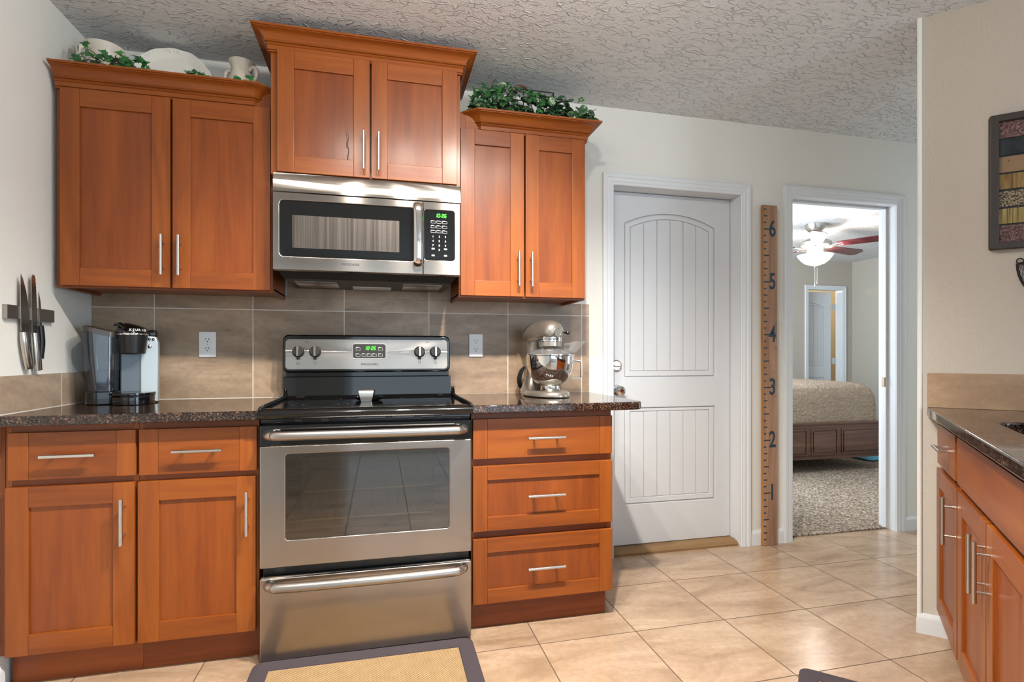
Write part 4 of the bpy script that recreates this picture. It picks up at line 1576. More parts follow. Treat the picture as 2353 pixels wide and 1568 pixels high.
bowl = b.build('mixing_bowl', M['chrome'], mx, angle=40, label='mirror-polished steel bowl')
b = MB()
b.tube([(0.100, -0.040, 0.086), (0.135, -0.055, 0.086), (0.143, -0.058, 0.094), (0.143, -0.058, 0.155), (0.138, -0.056, 0.166), (0.108, -0.044, 0.170)], [0.0035, 0.004, 0.0045, 0.0045, 0.004, 0.0035], 10, smooth=4, flat=2.0)
b.build('bowl_handle', M['chrome'], bowl)
b = MB()
b.lathe([(0.060, 0.2215), (0.068, 0.222), (0.090, 0.214), (0.104, 0.2035), (0.1150, 0.1995), (0.1150, 0.1975), (0.103, 0.2005), (0.089, 0.212), (0.067, 0.2195), (0.060, 0.2195)], (0, -0.012, 0), 40)
cx0 = 0.082
q0 = [(0.072, -0.050, 0.212), (0.098, -0.078, 0.203), (0.106, -0.020, 0.203), (0.080, -0.004, 0.212)]
q1 = [(0.078, -0.080, 0.250), (0.140, -0.110, 0.262), (0.158, -0.010, 0.262), (0.090, 0.006, 0.250)]
for i in range(4):
    j = (i + 1) % 4
    if i == 3:
        continue
    A, B_, D_, E_ = Vector(q0[i]), Vector(q0[j]), Vector(q1[j]), Vector(q1[i])
    nrm = (B_ - A).cross(D_ - A).normalized() * 0.0012
    b.loft([[A, B_, D_, E_], [A + nrm, B_ + nrm, D_ + nrm, E_ + nrm]])
b.build('pouring_shield', M['clear'], mx, label='clear plastic pouring shield')
b = MB()
for k in range(4):
    off = 0.007 * k
    b.tube([(-0.035 - off * 0.3, 0.196 + off, 0.030), (-0.050 - off * 0.4, 0.192 + off, 0.07), (-0.040 - off * 0.3, 0.188 + off, 0.115), (-0.022, 0.188 + off, 0.135), (-0.010, 0.19 + off, 0.11), (-0.016, 0.196 + off, 0.05)], 0.0033, 8, smooth=5, closed=True)
b.tube([(-0.010, 0.193, 0.11), (-0.006, 0.180, 0.15), (0.0, 0.170, 0.19)], 0.0033, 8, smooth=5)
b.build('power_cord', M['black'], mx)

# spoon rest on the cooktop: upright tapered stainless tab with a dark dish behind it
sr = thing('spoon_rest', 'small stainless spoon rest with upright tapered tab at the middle of the cooktop', 'spoon rest', (1.163, -0.36, 0.9077))
b = MB()
rings = []
for rad, z in ((0.040, 0.0), (0.052, 0.004), (0.060, 0.016), (0.056, 0.016), (0.045, 0.006), (0.02, 0.004)):
    rings.append([(1.165 + rad * math.cos(2 * PI * k / 32), -0.315 + 0.8 * rad * math.sin(2 * PI * k / 32), 0.908 + z) for k in range(32)])
b.loft(rings)
b.build('dish', M['black_gloss'], sr)
b = MB()
pf = [(0.020, -0.405, 0.9082), (0.0245, -0.407, 0.925), (0.028, -0.409, 0.942), (0.030, -0.403, 0.956), (0.029, -0.385, 0.962), (0.026, -0.362, 0.938), (0.022, -0.355, 0.920)]
rg2 = []
for hw, y, z in pf:
    rg2.append([(1.155 - hw, y, z), (1.155 + hw, y, z), (1.155 + hw, y + 0.002, z - 0.0005), (1.155 - hw, y + 0.002, z - 0.0005)])
b.loft(rg2)
b.build('tab', M['steel_v'], sr, angle=50)

# duplex outlets
def outlet(x, z, label):
    t_ = thing('wall_outlet', label, 'outlet', (x, -0.0105, z), group='white duplex outlets')
    m_ = MB()
    m_.shape(rr(x - 0.035, z - 0.0572, x + 0.035, z + 0.0572, 0.003), (), 0.006, 0.002, 0, F0(0, -0.0103, 0), 2)
    pl_ = m_.build('cover_plate', M['plastic_white'], t_)
    for s_ in (-1, 1):
        m_ = MB()
        zc_ = z + s_ * 0.0205
        m_.shape([(x + 0.0172 * math.cos(a) if abs(math.cos(a)) < 0.97 else x + 0.0167 * math.copysign(1, math.cos(a)), zc_ + max(-0.0135, min(0.0135, 0.0172 * math.sin(a)))) for a in [2 * PI * k / 28 for k in range(28)]], (), 0.0016, 0.0004, 0, F0(0, -0.0160, 0))
        rc = m_.build('receptacle', M['plastic_white'], t_)
        m_ = MB()
        for dx_ in (-0.0062, 0.0062):
            m_.shape([(x + dx_ - 0.0012, zc_ - 0.001), (x + dx_ + 0.0012, zc_ - 0.001), (x + dx_ + 0.0012, zc_ + 0.0075), (x + dx_ - 0.0012, zc_ + 0.0075)], (), 0.0003, 0, 0, F0(0, -0.0177, 0))
        m_.shape(ell(x, zc_ - 0.0078, 0.0025, 0.0025, 12), (), 0.0003, 0, 0, F0(0, -0.0177, 0))
        m_.build('slots', M['slot'], rc)
    m_ = MB()
    m_.lathe([(0, 0), (0.003, 0), (0.002, 0.0012), (0, 0.0014)], (0, 0, 0), 10, 0, Matrix.Translation((x, -0.0164, z)) @ FY)
    m_.build('screw', M['nickel'], t_)


outlet(0.454, 1.149, 'white duplex wall outlet on the tile right of the coffee maker')
outlet(1.6805, 1.150, 'white duplex wall outlet on the tile left of the stand mixer')

# magnetic strip and knives on the left wall
tag(MB().box(0.0008, 0.0155, -0.578, -0.313, 1.223, 1.269, 0.001).build('magnetic_knife_strip', M['blade_steel'], org=(0.008, -0.445, 1.223)),
    'short grey magnetic knife strip on the left wall', 'knife rack')
YZ = Matrix(((0, 0, 1, 0), (1, 0, 0, 0), (0, 1, 0, 0), (0, 0, 0, 1)))      # x->Y, y->Z, z->X


def knife(name, label, blade, hpts, hr, hmat, flat, serr=False, group=None):
    t_ = thing(name, label, 'knife', (0.018, hpts[0][0], hpts[-1][1]), group=group)
    m_ = MB()
    m_.shape(blade, (), 0.0026, 0.0007, 0, Matrix.Translation((0.0159, 0, 0)) @ YZ)
    m_.build('blade', M['blade_steel'], t_)
    m_ = MB()
    m_.tube([(0.0185 + 0.0015 * math.sin(i), y, z) for i, (y, z) in enumerate(hpts)], hr, 14, smooth=5, up=(1, 0, 0), flat=flat)
    m_.build('handle', hmat, t_, angle=60)


KG = 'knives on the magnetic strip'
M['knife_handle'] = new_mat('satin_steel_handle', (196, 190, 184), 0.26, 1.0)
knife('chef_knife', 'long wide-bladed chef knife with steel handle, leftmost on the magnetic strip',
      [(-0.512, 1.184), (-0.468, 1.176), (-0.469, 1.235), (-0.474, 1.28), (-0.486, 1.325), (-0.502, 1.362), (-0.513, 1.379), (-0.516, 1.34), (-0.515, 1.26)],
      [(-0.497, 1.180), (-0.494, 1.15), (-0.486, 1.11), (-0.474, 1.075), (-0.466, 1.056)], [0.011, 0.0125, 0.012, 0.012, 0.0105], M['knife_handle'], 1.4, group=KG)
bl = [(-0.452, 1.182), (-0.421, 1.178)]
for k in range(14):
    z = 1.20 + 0.17 * k / 13
    y = -0.4205 - 0.012 * (k / 13) ** 1.5
    bl += [(y, z), (y - 0.0025, z + 0.006)]
bl += [(-0.437, 1.383), (-0.450, 1.386), (-0.456, 1.374), (-0.456, 1.27)]
knife('bread_knife', 'serrated bread knife with steel handle, middle of the magnetic strip', bl,
      [(-0.437, 1.180), (-0.434, 1.14), (-0.428, 1.09), (-0.420, 1.047)], [0.0105, 0.0115, 0.0115, 0.0115], M['knife_handle'], 1.35, group=KG)
knife('paring_knife', 'small narrow-bladed knife with black handle, rightmost on the magnetic strip',
      [(-0.411, 1.205), (-0.397, 1.205), (-0.398, 1.25), (-0.404, 1.295), (-0.4145, 1.328), (-0.415, 1.29), (-0.412, 1.24)],
      [(-0.404, 1.208), (-0.401, 1.18), (-0.399, 1.14), (-0.401, 1.105), (-0.404, 1.089)], [0.008, 0.0085, 0.009, 0.008, 0.0095], M['black'], 1.25, group=KG)

# ------------------------------------------------------------------ stoneware and greenery on the cabinets
b = MB()
JC = (0.116, -0.165, ZT + 0.0005)
KS = 0.87
b.lathe([(r_ * KS, z_ * KS) for r_, z_ in [(0, 0), (0.056, 0), (0.061, 0.006), (0.064, 0.05), (0.066, 0.10), (0.060, 0.125), (0.058, 0.14), (0.066, 0.165), (0.078, 0.190), (0.080, 0.196), (0.077, 0.198), (0.070, 0.185), (0.055, 0.15), (0.054, 0.05), (0, 0.03)]], JC, 40)
jr = thing('stoneware_crock', 'large cream stoneware crock with loop handle on the left cabinet top by the wall', 'crock', JC)
b.build('crock_body', M['ceramic'], jr, angle=50)
b = MB()
b.tube([(JC[0] + KS * q0_ * -0.72, JC[1] + KS * q0_ * -0.69, JC[2] + KS * q1_) for q0_, q1_ in ((0.056, 0.150), (0.080, 0.166), (0.100, 0.146), (0.094, 0.104), (0.062, 0.072))], [0.008, 0.009, 0.009, 0.009, 0.008], 12, smooth=6)
b.build('handle', M['ceramic'], jr)
b = MB()
PMX = Matrix.Translation((0.345, -0.115, ZT + 0.118)) @ Matrix.Rotation(R(-14), 4, 'X') @ FY
rings = []
NS = 72
for f_, z in ((0.05, -0.004), (0.66, -0.004), (0.74, 0.004), (0.97, 0.018), (1.0, 0.019), (1.0, 0.016), (0.95, 0.010), (0.72, -0.004), (0.64, -0.010), (0.05, -0.010)):
    ring = []
    for k in range(NS):
        a = 2 * PI * k / NS
        sc_ = 1.0 + (0.018 * math.cos(12 * a) * max(0, f_ - 0.7) * 2) + (0.10 * max(0, abs(math.cos(a)) - 0.93) / 0.07 if f_ > 0.9 else 0) * 1
        ring.append((0.142 * f_ * sc_ * math.cos(a), 0.115 * f_ * (1 + 0.012 * math.cos(12 * a) * (f_ > 0.9)) * math.sin(a), z))
    rings.append(ring)
b.loft(rings, 0, PMX)
for sgn in (-1, 0, 1):
    for j in (-1, 1):
        a = PI / 2 + sgn * 0.9
        for q in (0, 1, 2):
            aa = a + j * (0.06 + 0.06 * q)
            p0 = PMX @ Vector((0.150 * 0.86 * math.cos(aa), 0.115 * 0.86 * math.sin(aa), 0.0125))
            p1 = PMX @ Vector((0.150 * 0.96 * math.cos(aa), 0.115 * 0.96 * math.sin(aa), 0.0185))
            b.tube([p0, p1], 0.0022, 6)
tag(b.build('serving_platter', M['platter'], org=(0.345, -0.13, ZT), angle=50), 'oval white ceramic platter with scalloped rim leaning behind the ivy', 'platter')
VC = (0.632, -0.17, ZT + 0.0005)
KV = 0.88
vs_ = thing('stoneware_vase', 'cream two-handled stoneware vase beside the tall center cabinet', 'vase', VC)
b = MB()
b.lathe([(r_ * KV, z_ * KV) for r_, z_ in [(0, 0), (0.046, 0), (0.052, 0.006), (0.061, 0.05), (0.062, 0.085), (0.053, 0.125), (0.046, 0.150), (0.047, 0.170), (0.058, 0.193), (0.060, 0.197), (0.057, 0.199), (0.048, 0.182), (0.042, 0.155), (0.048, 0.12), (0.05, 0.04), (0, 0.02)]], VC, 40)
b.build('vase_body', M['ceramic'], vs_, angle=50)
for s_ in (-1, 1):
    b = MB()
    b.tube([(VC[0] + s_ * q0_ * KV, VC[1] - (0.05 if s_ > 0 else -0.02) * q0_ / 0.08, VC[2] + q1_ * KV) for q0_, q1_ in ((0.040, 0.150), (0.062, 0.160), (0.078, 0.140), (0.074, 0.105), (0.050, 0.085))], [0.007, 0.0085, 0.009, 0.0085, 0.007], 12, smooth=6)
    b.build('handle', M['ceramic'], vs_)

IVY = [(0, 0), (0.18, -0.12), (0.46, -0.30), (0.42, -0.02), (0.62, 0.10), (0.40, 0.22), (0.36, 0.40), (0.16, 0.52), (0, 0.95)]
ROUND = [(0, 0), (0.22, -0.10), (0.44, 0.05), (0.52, 0.32), (0.42, 0.60), (0.22, 0.80), (0, 0.90)]


def leaf(m_, p, d, n, size, outline, mat=0, fold=0.18):
    d = Vector(d).normalized()
    n = Vector(n)
    n = (n - d * n.dot(d))
    n = n.normalized() if n.length > 1e-4 else d.orthogonal().normalized()
    s_ = d.cross(n)
    p = Vector(p)
    L, Rr = [], []
    mid = []
    for x, y in outline:
        lift = fold * abs(x) - 0.25 * y * y * 0.5
        L.append(m_.bm.verts.new(p + (d * y - s_ * x + n * lift) * size) if x > 1e-6 else None)
        Rr.append(m_.bm.verts.new(p + (d * y + s_ * x + n * lift) * size) if x > 1e-6 else None)
    base = m_.bm.verts.new(p)
    tip = m_.bm.verts.new(p + (d * outline[-1][1] - n * 0.125 * outline[-1][1] ** 2) * size)
    cen = m_.bm.verts.new(p + (d * 0.35 - n * 0.02) * size)
    for S_, rev in ((L, False), (Rr, True)):
        seq = [base] + [v for v in S_ if v is not None] + [tip]
        for a, c in zip(seq, seq[1:]):
            f = m_.bm.faces.new((cen, a, c) if not rev else (cen, c, a))
            f.material_index = mat


rnd = random.Random(11)
ig = thing('ivy_garland', 'trailing green ivy garland along the front of the left cabinet top', 'ivy', (0.3, -0.30, ZT))
b, st_ = MB(), MB()
spine = [(0.10, -0.285, ZT + 0.105), (0.135, -0.30, ZT + 0.085), (0.16, -0.305, ZT + 0.06), (0.20, -0.315, ZT + 0.045), (0.25, -0.32, ZT + 0.040), (0.31, -0.315, ZT + 0.028), (0.37, -0.31, ZT + 0.016), (0.43, -0.315, ZT + 0.014),
         (0.48, -0.315, ZT + 0.024), (0.53, -0.31, ZT + 0.018), (0.58, -0.305, ZT + 0.008), (0.64, -0.30, ZT + 0.010), (0.69, -0.26, ZT + 0.012), (0.72, -0.22, ZT + 0.010)]
st_.tube(spine, 0.0016, 6, smooth=4)
st_.tube([(0.085, -0.29, ZT + 0.03), (0.12, -0.305, ZT + 0.05), (0.20, -0.315, ZT + 0.030), (0.26, -0.315, ZT + 0.02)], 0.0015, 6, smooth=4)
dens = [(0.08, 0.16, 20, 0.035, 0.115), (0.16, 0.30, 48, 0.012, 0.075), (0.30, 0.335, 6, 0.008, 0.03), (0.36, 0.39, 3, 0.005, 0.025), (0.46, 0.535, 20, 0.010, 0.045), (0.54, 0.60, 7, 0.004, 0.022), (0.63, 0.70, 10, 0.004, 0.04), (0.715, 0.74, 4, 0.004, 0.02)]
for x0, x1, n_, za, zb in dens:
    for _ in range(n_):
        p = (rnd.uniform(x0, x1), rnd.uniform(-0.335, -0.27), ZT + rnd.uniform(za, zb))
        a = rnd.uniform(0, 2 * PI)
        d = (math.cos(a), -0.35 + 0.5 * math.sin(a), rnd.uniform(-0.3, 0.7))
        leaf(b, p, d, (rnd.uniform(-.5, .5), -1.0, rnd.uniform(0.0, 0.9)), rnd.uniform(0.022, 0.036), IVY)
st_.build('stem', M['stem'], ig)
b.build('leaves', M['ivy'], ig, recalc=False)

pg = thing('leafy_planter', 'artificial leafy plant in a wire planter on the right wall cabinet', 'plant', (1.88, -0.2, ZT))
b = MB()
zt = ZT + 0.175
x0, x1, y0, y1 = 1.72, 2.02, -0.235, -0.125
b.tube([(x0, y0, zt), (x1, y0, zt), (x1, y1, zt), (x0, y1, zt)], 0.0028, 8, closed=True)
b.tube([(x0, y0, ZT + 0.004), (x1, y0, ZT + 0.004), (x1, y1, ZT + 0.004), (x0, y1, ZT + 0.004)], 0.0028, 8, closed=True)
for x in (x0, (x0 + x1) / 2, x1):
    for y in (y0, y1):
        b.tube([(x, y, ZT + 0.002), (x, y, zt)], 0.0026, 8)
b.build('wire_frame', M['iron'], pg)
b = MB()
b.tube([(1.828, -0.19, zt + 0.004), (1.838, -0.19, zt + 0.026), (1.866, -0.19, zt + 0.037), (1.895, -0.19, zt + 0.028), (1.908, -0.19, zt - 0.006)], [0.004, 0.0055, 0.006, 0.0055, 0.004], 10, smooth=6)
b.build('handle', M['copper_wood'], pg, label='reddish arched handle')
b = MB()
b.box(x0 + 0.01, x1 - 0.01, y0 + 0.01, y1 - 0.01, ZT + 0.006, ZT + 0.06, 0.006)
b.build('liner', M['stem'], pg)
b, st_ = MB(), MB()
def crown_h(x):
    # silhouette height of the foliage along the planter
    pts = [(1.60, 0.02), (1.63, 0.10), (1.68, 0.165), (1.71, 0.185), (1.74, 0.15), (1.80, 0.175), (1.88, 0.15), (1.93, 0.165), (2.0, 0.125), (2.06, 0.145), (2.12, 0.115), (2.17, 0.07), (2.20, 0.0)]
    for (a, ha), (c, hc) in zip(pts, pts[1:]):
        if a <= x <= c:
            return ha + (hc - ha) * (x - a) / (c - a)
    return 0
n_ = 0
while n_ < 460:
    x = rnd.uniform(1.62, 2.19)
    y = rnd.uniform(-0.335, -0.07)
    hmax = crown_h(x) * (1.0 - 0.35 * abs((y + 0.2) / 0.14)) + 0.014
    z = ZT + 0.008 + hmax * rnd.random() ** 0.7
    a = rnd.uniform(0, 2 * PI)
    d = (0.7 * math.cos(a) + (x - 1.9) * 0.9, -0.5 + 0.6 * math.sin(a), rnd.uniform(-0.45, 0.6))
    ivyish = rnd.random() < (0.65 if x < 1.76 or 1.86 < x < 1.95 else 0.12)
    leaf(b, (x, y, z), d, (rnd.uniform(-.6, .6), -0.8, rnd.uniform(0.2, 1.1)), rnd.uniform(0.030, 0.048), IVY if ivyish else ROUND, 0 if ivyish else 1)
    n_ += 1
for k in range(16):
    x = rnd.uniform(1.64, 2.15)
    st_.tube([(min(max(x, 1.74), 2.0), -0.18, ZT + 0.05), ((x + 1.88) / 2, -0.20, ZT + 0.05 + crown_h(x) * 0.6), (x, rnd.uniform(-0.30, -0.12), ZT + crown_h(x) * 0.85)], 0.0013, 5, smooth=3)
st_.build('stems', M['stem'], pg)
b.build('foliage', [M['ivy'], M['var_leaf']], pg, recalc=False)

# ------------------------------------------------------------------ growth-chart ruler leaning by the doors
rl = thing('growth_chart_ruler', 'tall wooden ruler growth chart numbered 1 to 6 standing between the two doorways', 'ruler', (3.41, -0.02, 0))
LX0, LX1, LYF = 3.352, 3.447, -0.034
b = MB()
b.box(LX0 + 0.003, LX1, LYF, LYF + 0.019, 0.001, 1.968, 0.0015, 0)
b.build('board', M['ruler_wood'], rl)
MB().box(LX0, LX0 + 0.0028, LYF, LYF + 0.019, 0.001, 1.968, 0.0005).build('board_edge', M['ruler_edge'], rl)
b = MB()
ft = 0.3048
RM = F0(0, LYF - 0.0002, 0)
for k in range(1, 52):
    z = ft * k / 8
    if z > 1.955:
        break
    ln = 0.046 if k % 8 == 0 else (0.036 if k % 4 == 0 else (0.024 if k % 2 == 0 else 0.017))
    MB().shape(rr(LX0 + 0.0035, z - 0.0036, LX0 + 0.0035 + ln, z + 0.0036, 0.0034, 3), (), 0.0004, 0, 0, RM).build('tick_mark', M['teal'], rl)
for d_ in range(1, 7):
    MB().text(str(d_), 0.132, RM @ Matrix.Translation((LX0 + (0.060 if d_ < 2 else 0.062), d_ * ft, 0)), 0, 0.0004, sx=0.72, bold=0.0022).build('numeral', M['teal'], rl)
rn = random.Random(3)
for z in (1.286, 1.235, 1.205, 1.145, 1.040, 1.005, 0.958, 0.928, 0.868):
    b = MB()
    b.shape([(LX1 - 0.026, z), (LX1 - 0.002, z), (LX1 - 0.002, z + 0.0009), (LX1 - 0.026, z + 0.0009)], (), 0.0003, 0, 0, RM)
    zz = z - 0.004
    for q in range(2):
        x = LX1 - 0.022
        pts = []
        for k in range(9):
            pts.append((x, LYF - 0.0004, zz + rn.uniform(-0.0022, 0.0022)))
            x += 0.0022
        b.tube(pts, 0.00035, 4)
        zz -= 0.006
    b.build('height_note', M['pencil'], rl)

# ------------------------------------------------------------------ right wall: picture and wire basket (sink-run frame)
pc = sink_thing('framed_picture', 'dark framed picture of banded natural materials hanging on the right wall', 'picture')
WF = Matrix(((0, 0, 1, 0.001), (1, 0, 0, 0), (0, 1, 0, 0), (0, 0, 0, 1)))   # x->v(y), y->z, z->u(x)
V0, V1, Z0, Z1 = 0.183, 0.66, 1.494, 1.995
b = MB()
b.shape(rr(V0, Z0, V1, Z1, 0.008), [rr(V0 + 0.028, Z0 + 0.026, V1 - 0.028, Z1 - 0.026, 0.002)], 0.024, 0.004, 0, WF, 2)
b.build('frame', M['frame_dark'], pc)
zi0, zi1 = Z0 + 0.026, Z1 - 0.026
b = MB()
b.shape([(V0 + 0.02, Z0 + 0.02), (V1 - 0.02, Z0 + 0.02), (V1 - 0.02, Z1 - 0.02), (V0 + 0.02, Z1 - 0.02)], (), 0.004, 0, 0, WF)
b.build('backing', M['b_slate'], pc)
for (fa, fb_, mk_, nm) in ((0.0, 0.135, 'b_red', 'granule_band'), (0.148, 0.275, 'b_slate', 'slate_band'), (0.290, 0.420, 'b_bark', 'bark_band'), (0.434, 0.558, 'b_wood', 'wood_band'), (0.575, 0.703, 'b_seed', 'seed_band'), (0.720, 0.845, 'b_straw', 'straw_band'), (0.858, 1.0, 'b_red', 'granule_band')):
    b = MB()
    b.box(0.005, 0.0085, V0 + 0.029, V1 - 0.029, zi1 - fb_ * (zi1 - zi0), zi1 - fa * (zi1 - zi0), 0.0005)
    b.build(nm, M[mk_], pc)
b = MB()
b.box(0.012, 0.0135, V0 + 0.0275, V1 - 0.0275, zi0 - 0.0005, zi1 + 0.0005)
b.build('glass', M['pic_glass'], pc)
bk = sink_thing('wire_wall_basket', 'dark chicken-wire basket hanging by a ring on the right wall', 'basket')
b = MB()
bc, bz, br_, dep = 0.405, 1.437, 0.142, 0.105
def bpt(a, t_):
    """half-bowl surface: a along the rim arc, t_ 0 at the wall side to 1 at the front"""
    return (0.006 + dep * math.sin(t_ * PI / 2), bc - br_ * math.cos(a), bz - br_ * 1.12 * math.sin(a) * (1 - 0.55 * t_ * t_))
b.tube([bpt(PI * k / 24, 0) for k in range(25)], 0.0028, 8)
b.tube([bpt(PI * k / 24, 0.10) for k in range(25)], 0.0022, 8)
b.tube([(0.006 + dep * math.sin(PI * k / 24), bc - br_ * math.cos(PI * k / 24), bz) for k in range(25)], 0.0030, 8)
b.tube([(0.006, bc - br_, bz), (0.006, bc + br_, bz)], 0.0028, 8)
b.build('rim', M['iron'], bk)
b = MB()
nA, nT = 22, 7
for i in range(nA):
    for j in range(nT):
        a = PI * (i + 0.5 * (j % 2)) / nA
        t_ = j / nT
        for da in (-0.5, 0.5):
            a2 = a + PI * da / nA
            if 0 <= a2 <= PI:
                b.tube([bpt(a, t_), bpt(a2, t_ + 1 / nT)], 0.0008, 4, caps=False)
b.build('wire_netting', M['iron'], bk)
for vv in (0.272, 0.538):
    b = MB()
    b.tube([(0.006, vv + 0.010 * math.cos(2 * PI * k / 16), 1.4475 + 0.010 * math.sin(2 * PI * k / 16)) for k in range(16)], 0.0018, 8, closed=True)
    b.build('hanging_ring', M['iron'], bk)

# ------------------------------------------------------------------ floor mats
def mat_thing(label, loc, rotz, L, W_):
    t_ = thing('kitchen_mat', label, 'mat', loc, rotz, 'bordered kitchen mats', local=True)
    bw_ = 0.058
    m_ = MB()
    m_.shape(rr(bw_ - 0.012, bw_ - 0.012, L - bw_ + 0.012, W_ - bw_ + 0.012, 0.004), (), 0.0075, 0.002, 0, Matrix.Translation((0, 0, 0.0008)))
    m_.build('woven_center', M['weave'], t_)
    m_ = MB()
    m_.shape(rr(0, 0, L, W_, 0.032, 6), [rr(bw_, bw_, L - bw_, W_ - bw_, 0.004)], 0.0125, 0.005, 0, Matrix.Translation((0, 0, 0.0008)), 3)
    m_.build('border', M['mat_edge'], t_)


mat_thing('tan woven kitchen mat with charcoal border lying before the range', (0.776, -1.105, 0), R(-0.3), 0.775, 0.468)
px_, py_ = 2.637 - 0.76 * SQ, -1.11 - 0.76 * SQ
mat_thing('kitchen mat with charcoal border whose corner shows at the bottom edge before the sink', (px_, py_, 0), R(-45), 0.455, 0.76)

# ------------------------------------------------------------------ bedroom furniture
bd_ = thing('bed', 'dark wood bed with tan quilted bedspread seen through the open doorway', 'bed', (5.0, 2.55, 0.008))
BX0, BX1, BF = 4.15, 5.99, 1.50
b = MB()
b.box(BX0, BX1, BF, BF + 0.045, 0.13, 0.455, 0.003)
b.box(BX0 - 0.01, BX1 + 0.01, BF - 0.012, BF + 0.055, 0.452, 0.470, 0.004)
xs = [4.20, 4.65, 5.045, 5.105, 5.385, 5.448, 5.90]
for x0, x1 in ((4.20, 4.62), (4.70, 5.042), (5.112, 5.384), (5.452, 5.90)):
    m_ = F0(0, BF - 0.001, 0)
    b.shape([(x0 - 0.012, 0.168), (x1 + 0.012, 0.168), (x1 + 0.012, 0.412), (x0 - 0.012, 0.412)], [[(x0, 0.180), (x1, 0.180), (x1, 0.400), (x0, 0.400)]], 0.010, 0.004, 0, m_, 1)
    b.shape([(x0 + 0.012, 0.192), (x1 - 0.012, 0.192), (x1 - 0.012, 0.388), (x0 + 0.012, 0.388)], (), 0.008, 0.006, 0, m_, 1)
b.build('footboard', M['walnut'], bd_)
for x0 in (BX0, BX1 - 0.025):
    MB().box(x0, x0 + 0.025, BF + 0.056, 3.55, 0.18, 0.42, 0.003).build('side_rail', M['walnut'], bd_)
for x, y in ((BX0 + 0.04, BF + 0.1), (BX1 - 0.3, BF + 0.7), (BX0 + 0.04, 3.5), (BX1 - 0.06, 3.5)):
    MB().box(x - 0.03, x + 0.03, y - 0.03, y + 0.03, 0.009, 0.2, 0.003).build('leg', M['walnut'], bd_)
b = MB()
N = 40
def bedtop(u, v):
    x = BX0 + 0.0 + (BX1 - BX0) * u
    y = BF + 0.056 + 2.0 * v
    return x, y
rings = []
prof = [(0.0, 0.30), (0.0, 0.62), (0.006, 0.70), (0.03, 0.77), (0.08, 0.812), (0.16, 0.83), (0.30, 0.842), (0.6, 0.85)]
for ins, z in prof:
    rings.append([(x, y, z + 0.004 * math.sin(x * 9) * (z > 0.6)) for x, y in rr(BX0 + 0.03 + ins, BF + 0.058 + ins, BX1 - 0.03 - ins, 3.58 - ins * 0.8, max(0.09 - ins * 0.1, 0.02), 6)])
b.loft(rings)
bs = b.build('bedspread', M['quilt'], bd_, angle=70)
cl = MB()
cl.loft([[(x, y, z) for x, y in rr(6.10 - g, 1.80 - g, 6.45 + g, 2.06 + g, 0.05, 4)] for g, z in ((0.0, 0.0085), (0.01, 0.025), (-0.01, 0.045), (-0.06, 0.055))])
tag(cl.build('folded_cloth', M['blue_cloth'], org=(6.2, 1.93, 0.0085), angle=60), 'pale blue cloth on the bedroom carpet seen below the footboard', 'cloth')

fn_ = thing('ceiling_fan', 'bronze ceiling fan with dark blades and lit frosted bowl in the bedroom', 'ceiling fan', (5.59, 1.974, 2.46))
FX, FY_, = 5.59, 1.974
b = MB()
b.lathe([(0, 2.372), (0.03, 2.372), (0.06, 2.385), (0.085, 2.41), (0.098, 2.445), (0.10, 2.4595), (0, 2.4595)], (FX, FY_, 0), 36)
b.build('canopy', M['nickel'], fn_)
MB().tube([(FX, FY_, 2.30), (FX, FY_, 2.375)], 0.013, 14).build('downrod', M['nickel'], fn_)
b = MB()
b.lathe([(0, 2.318), (0.03, 2.318), (0.07, 2.308), (0.125, 2.286), (0.150, 2.268), (0.152, 2.232), (0.140, 2.222), (0.10, 2.212), (0.085, 2.19), (0.08, 2.165), (0.06, 2.15), (0, 2.15)], (FX, FY_, 0), 40)
b.build('motor_housing', M['nickel'], fn_, angle=30)
rv = Vector((math.cos(-0.23982), math.sin(-0.23982)))
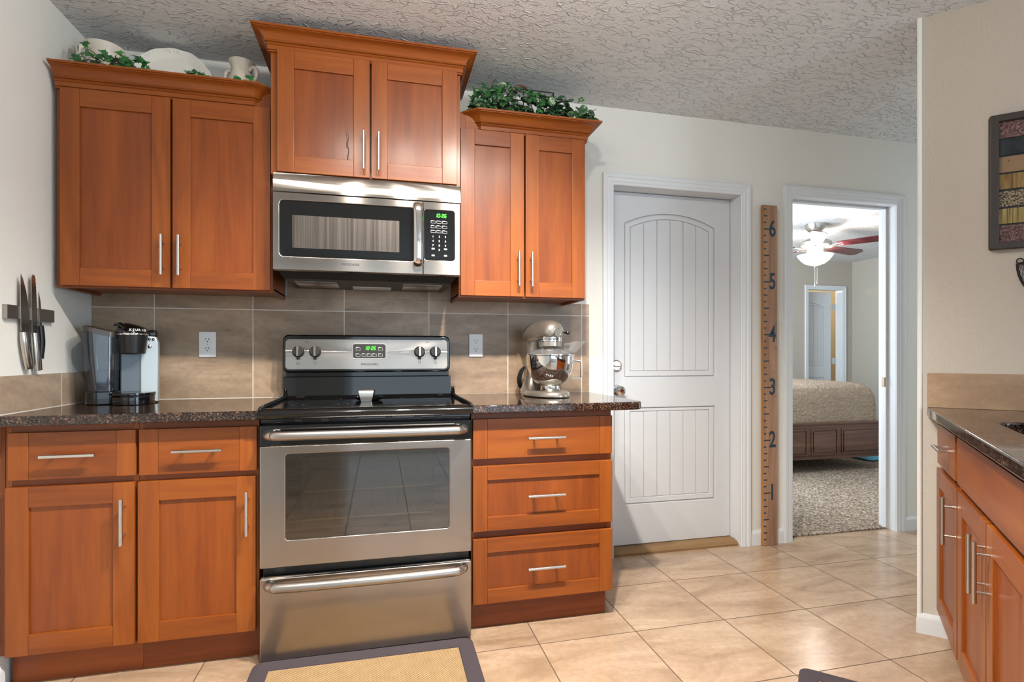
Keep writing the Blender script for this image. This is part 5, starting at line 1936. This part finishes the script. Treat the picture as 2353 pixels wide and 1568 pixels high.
for k in range(5):
    a = -0.23982 + R(27) + k * R(72)
    RB = Matrix.Translation((FX, FY_, 2.226)) @ Matrix.Rotation(a, 4, 'Z')
    TW = RB @ Matrix.Rotation(R(-15), 4, 'X')
    b = MB()
    b.shape([(0.21, -0.052), (0.70, -0.072), (0.765, -0.045), (0.765, 0.045), (0.70, 0.072), (0.21, 0.052), (0.195, 0.0)], (), 0.007, 0.002, 0, TW, 1)
    bl_ = b.build('blade', M['blade_wood'], fn_, org=None)
    b = MB()
    b.tube([(0.09, 0, -0.014), (0.14, 0.012, -0.018), (0.19, 0.02, -0.006), (0.255, 0.022, -0.003)], [0.010, 0.008, 0.007, 0.006], 8, smooth=4, mtx=TW)
    b.tube([(0.09, 0, -0.014), (0.14, -0.012, -0.018), (0.19, -0.02, -0.006), (0.255, -0.022, -0.003)], [0.010, 0.008, 0.007, 0.006], 8, smooth=4, mtx=TW)
    b.build('blade_arm', M['nickel'], bl_)
b = MB()
b.lathe([(0.0, 2.030), (0.04, 2.034), (0.09, 2.052), (0.13, 2.084), (0.155, 2.118), (0.168, 2.140), (0.164, 2.141), (0.150, 2.118), (0.125, 2.088), (0.088, 2.058), (0.04, 2.040), (0, 2.036)], (FX, FY_, 0), 40)
b.build('light_bowl', M['bowl_glow'], fn_, angle=60, label='lit frosted glass bowl')
b = MB()
b.lathe([(0, 2.006), (0.012, 2.010), (0.018, 2.022), (0.014, 2.0295), (0, 2.0295)], (FX, FY_, 0), 16)
b.build('finial', M['nickel'], fn_)
b = MB()
for dx_ in (-0.012, 0.014):
    b.tube([(FX + dx_, FY_ - 0.01, 2.01), (FX + dx_, FY_ - 0.01, 1.86 + dx_)], 0.0016, 6)
    b.lathe([(0, 1.815), (0.007, 1.825), (0.008, 1.845), (0.004, 1.862), (0, 1.864)], (FX + dx_, FY_ - 0.01, dx_), 10)
b.build('pull_chains', M['nickel'], fn_)

# ------------------------------------------------------------------ track light over the aisle (above the frame; it lights the cabinets)
tl = thing('track_light', 'nickel track light with four lamp holders on the ceiling above the kitchen aisle', 'light', (1.515, TRACK_Y, H))
MB().box(0.95, 2.08, TRACK_Y - 0.018, TRACK_Y + 0.018, H - 0.022, H - 0.0005, 0.003).build('track', M['nickel'], tl)
for tx in TRACK_X:
    b = MB()
    b.tube([(tx, TRACK_Y, H - 0.022), (tx, TRACK_Y, TRACK_Z + 0.038)], 0.009, 12)
    b.lathe([(0, 0.038), (0.022, 0.038), (0.024, 0.033), (0, 0.033)], (tx, TRACK_Y, TRACK_Z), 20)
    b.build('lamp_holder', M['nickel'], tl)
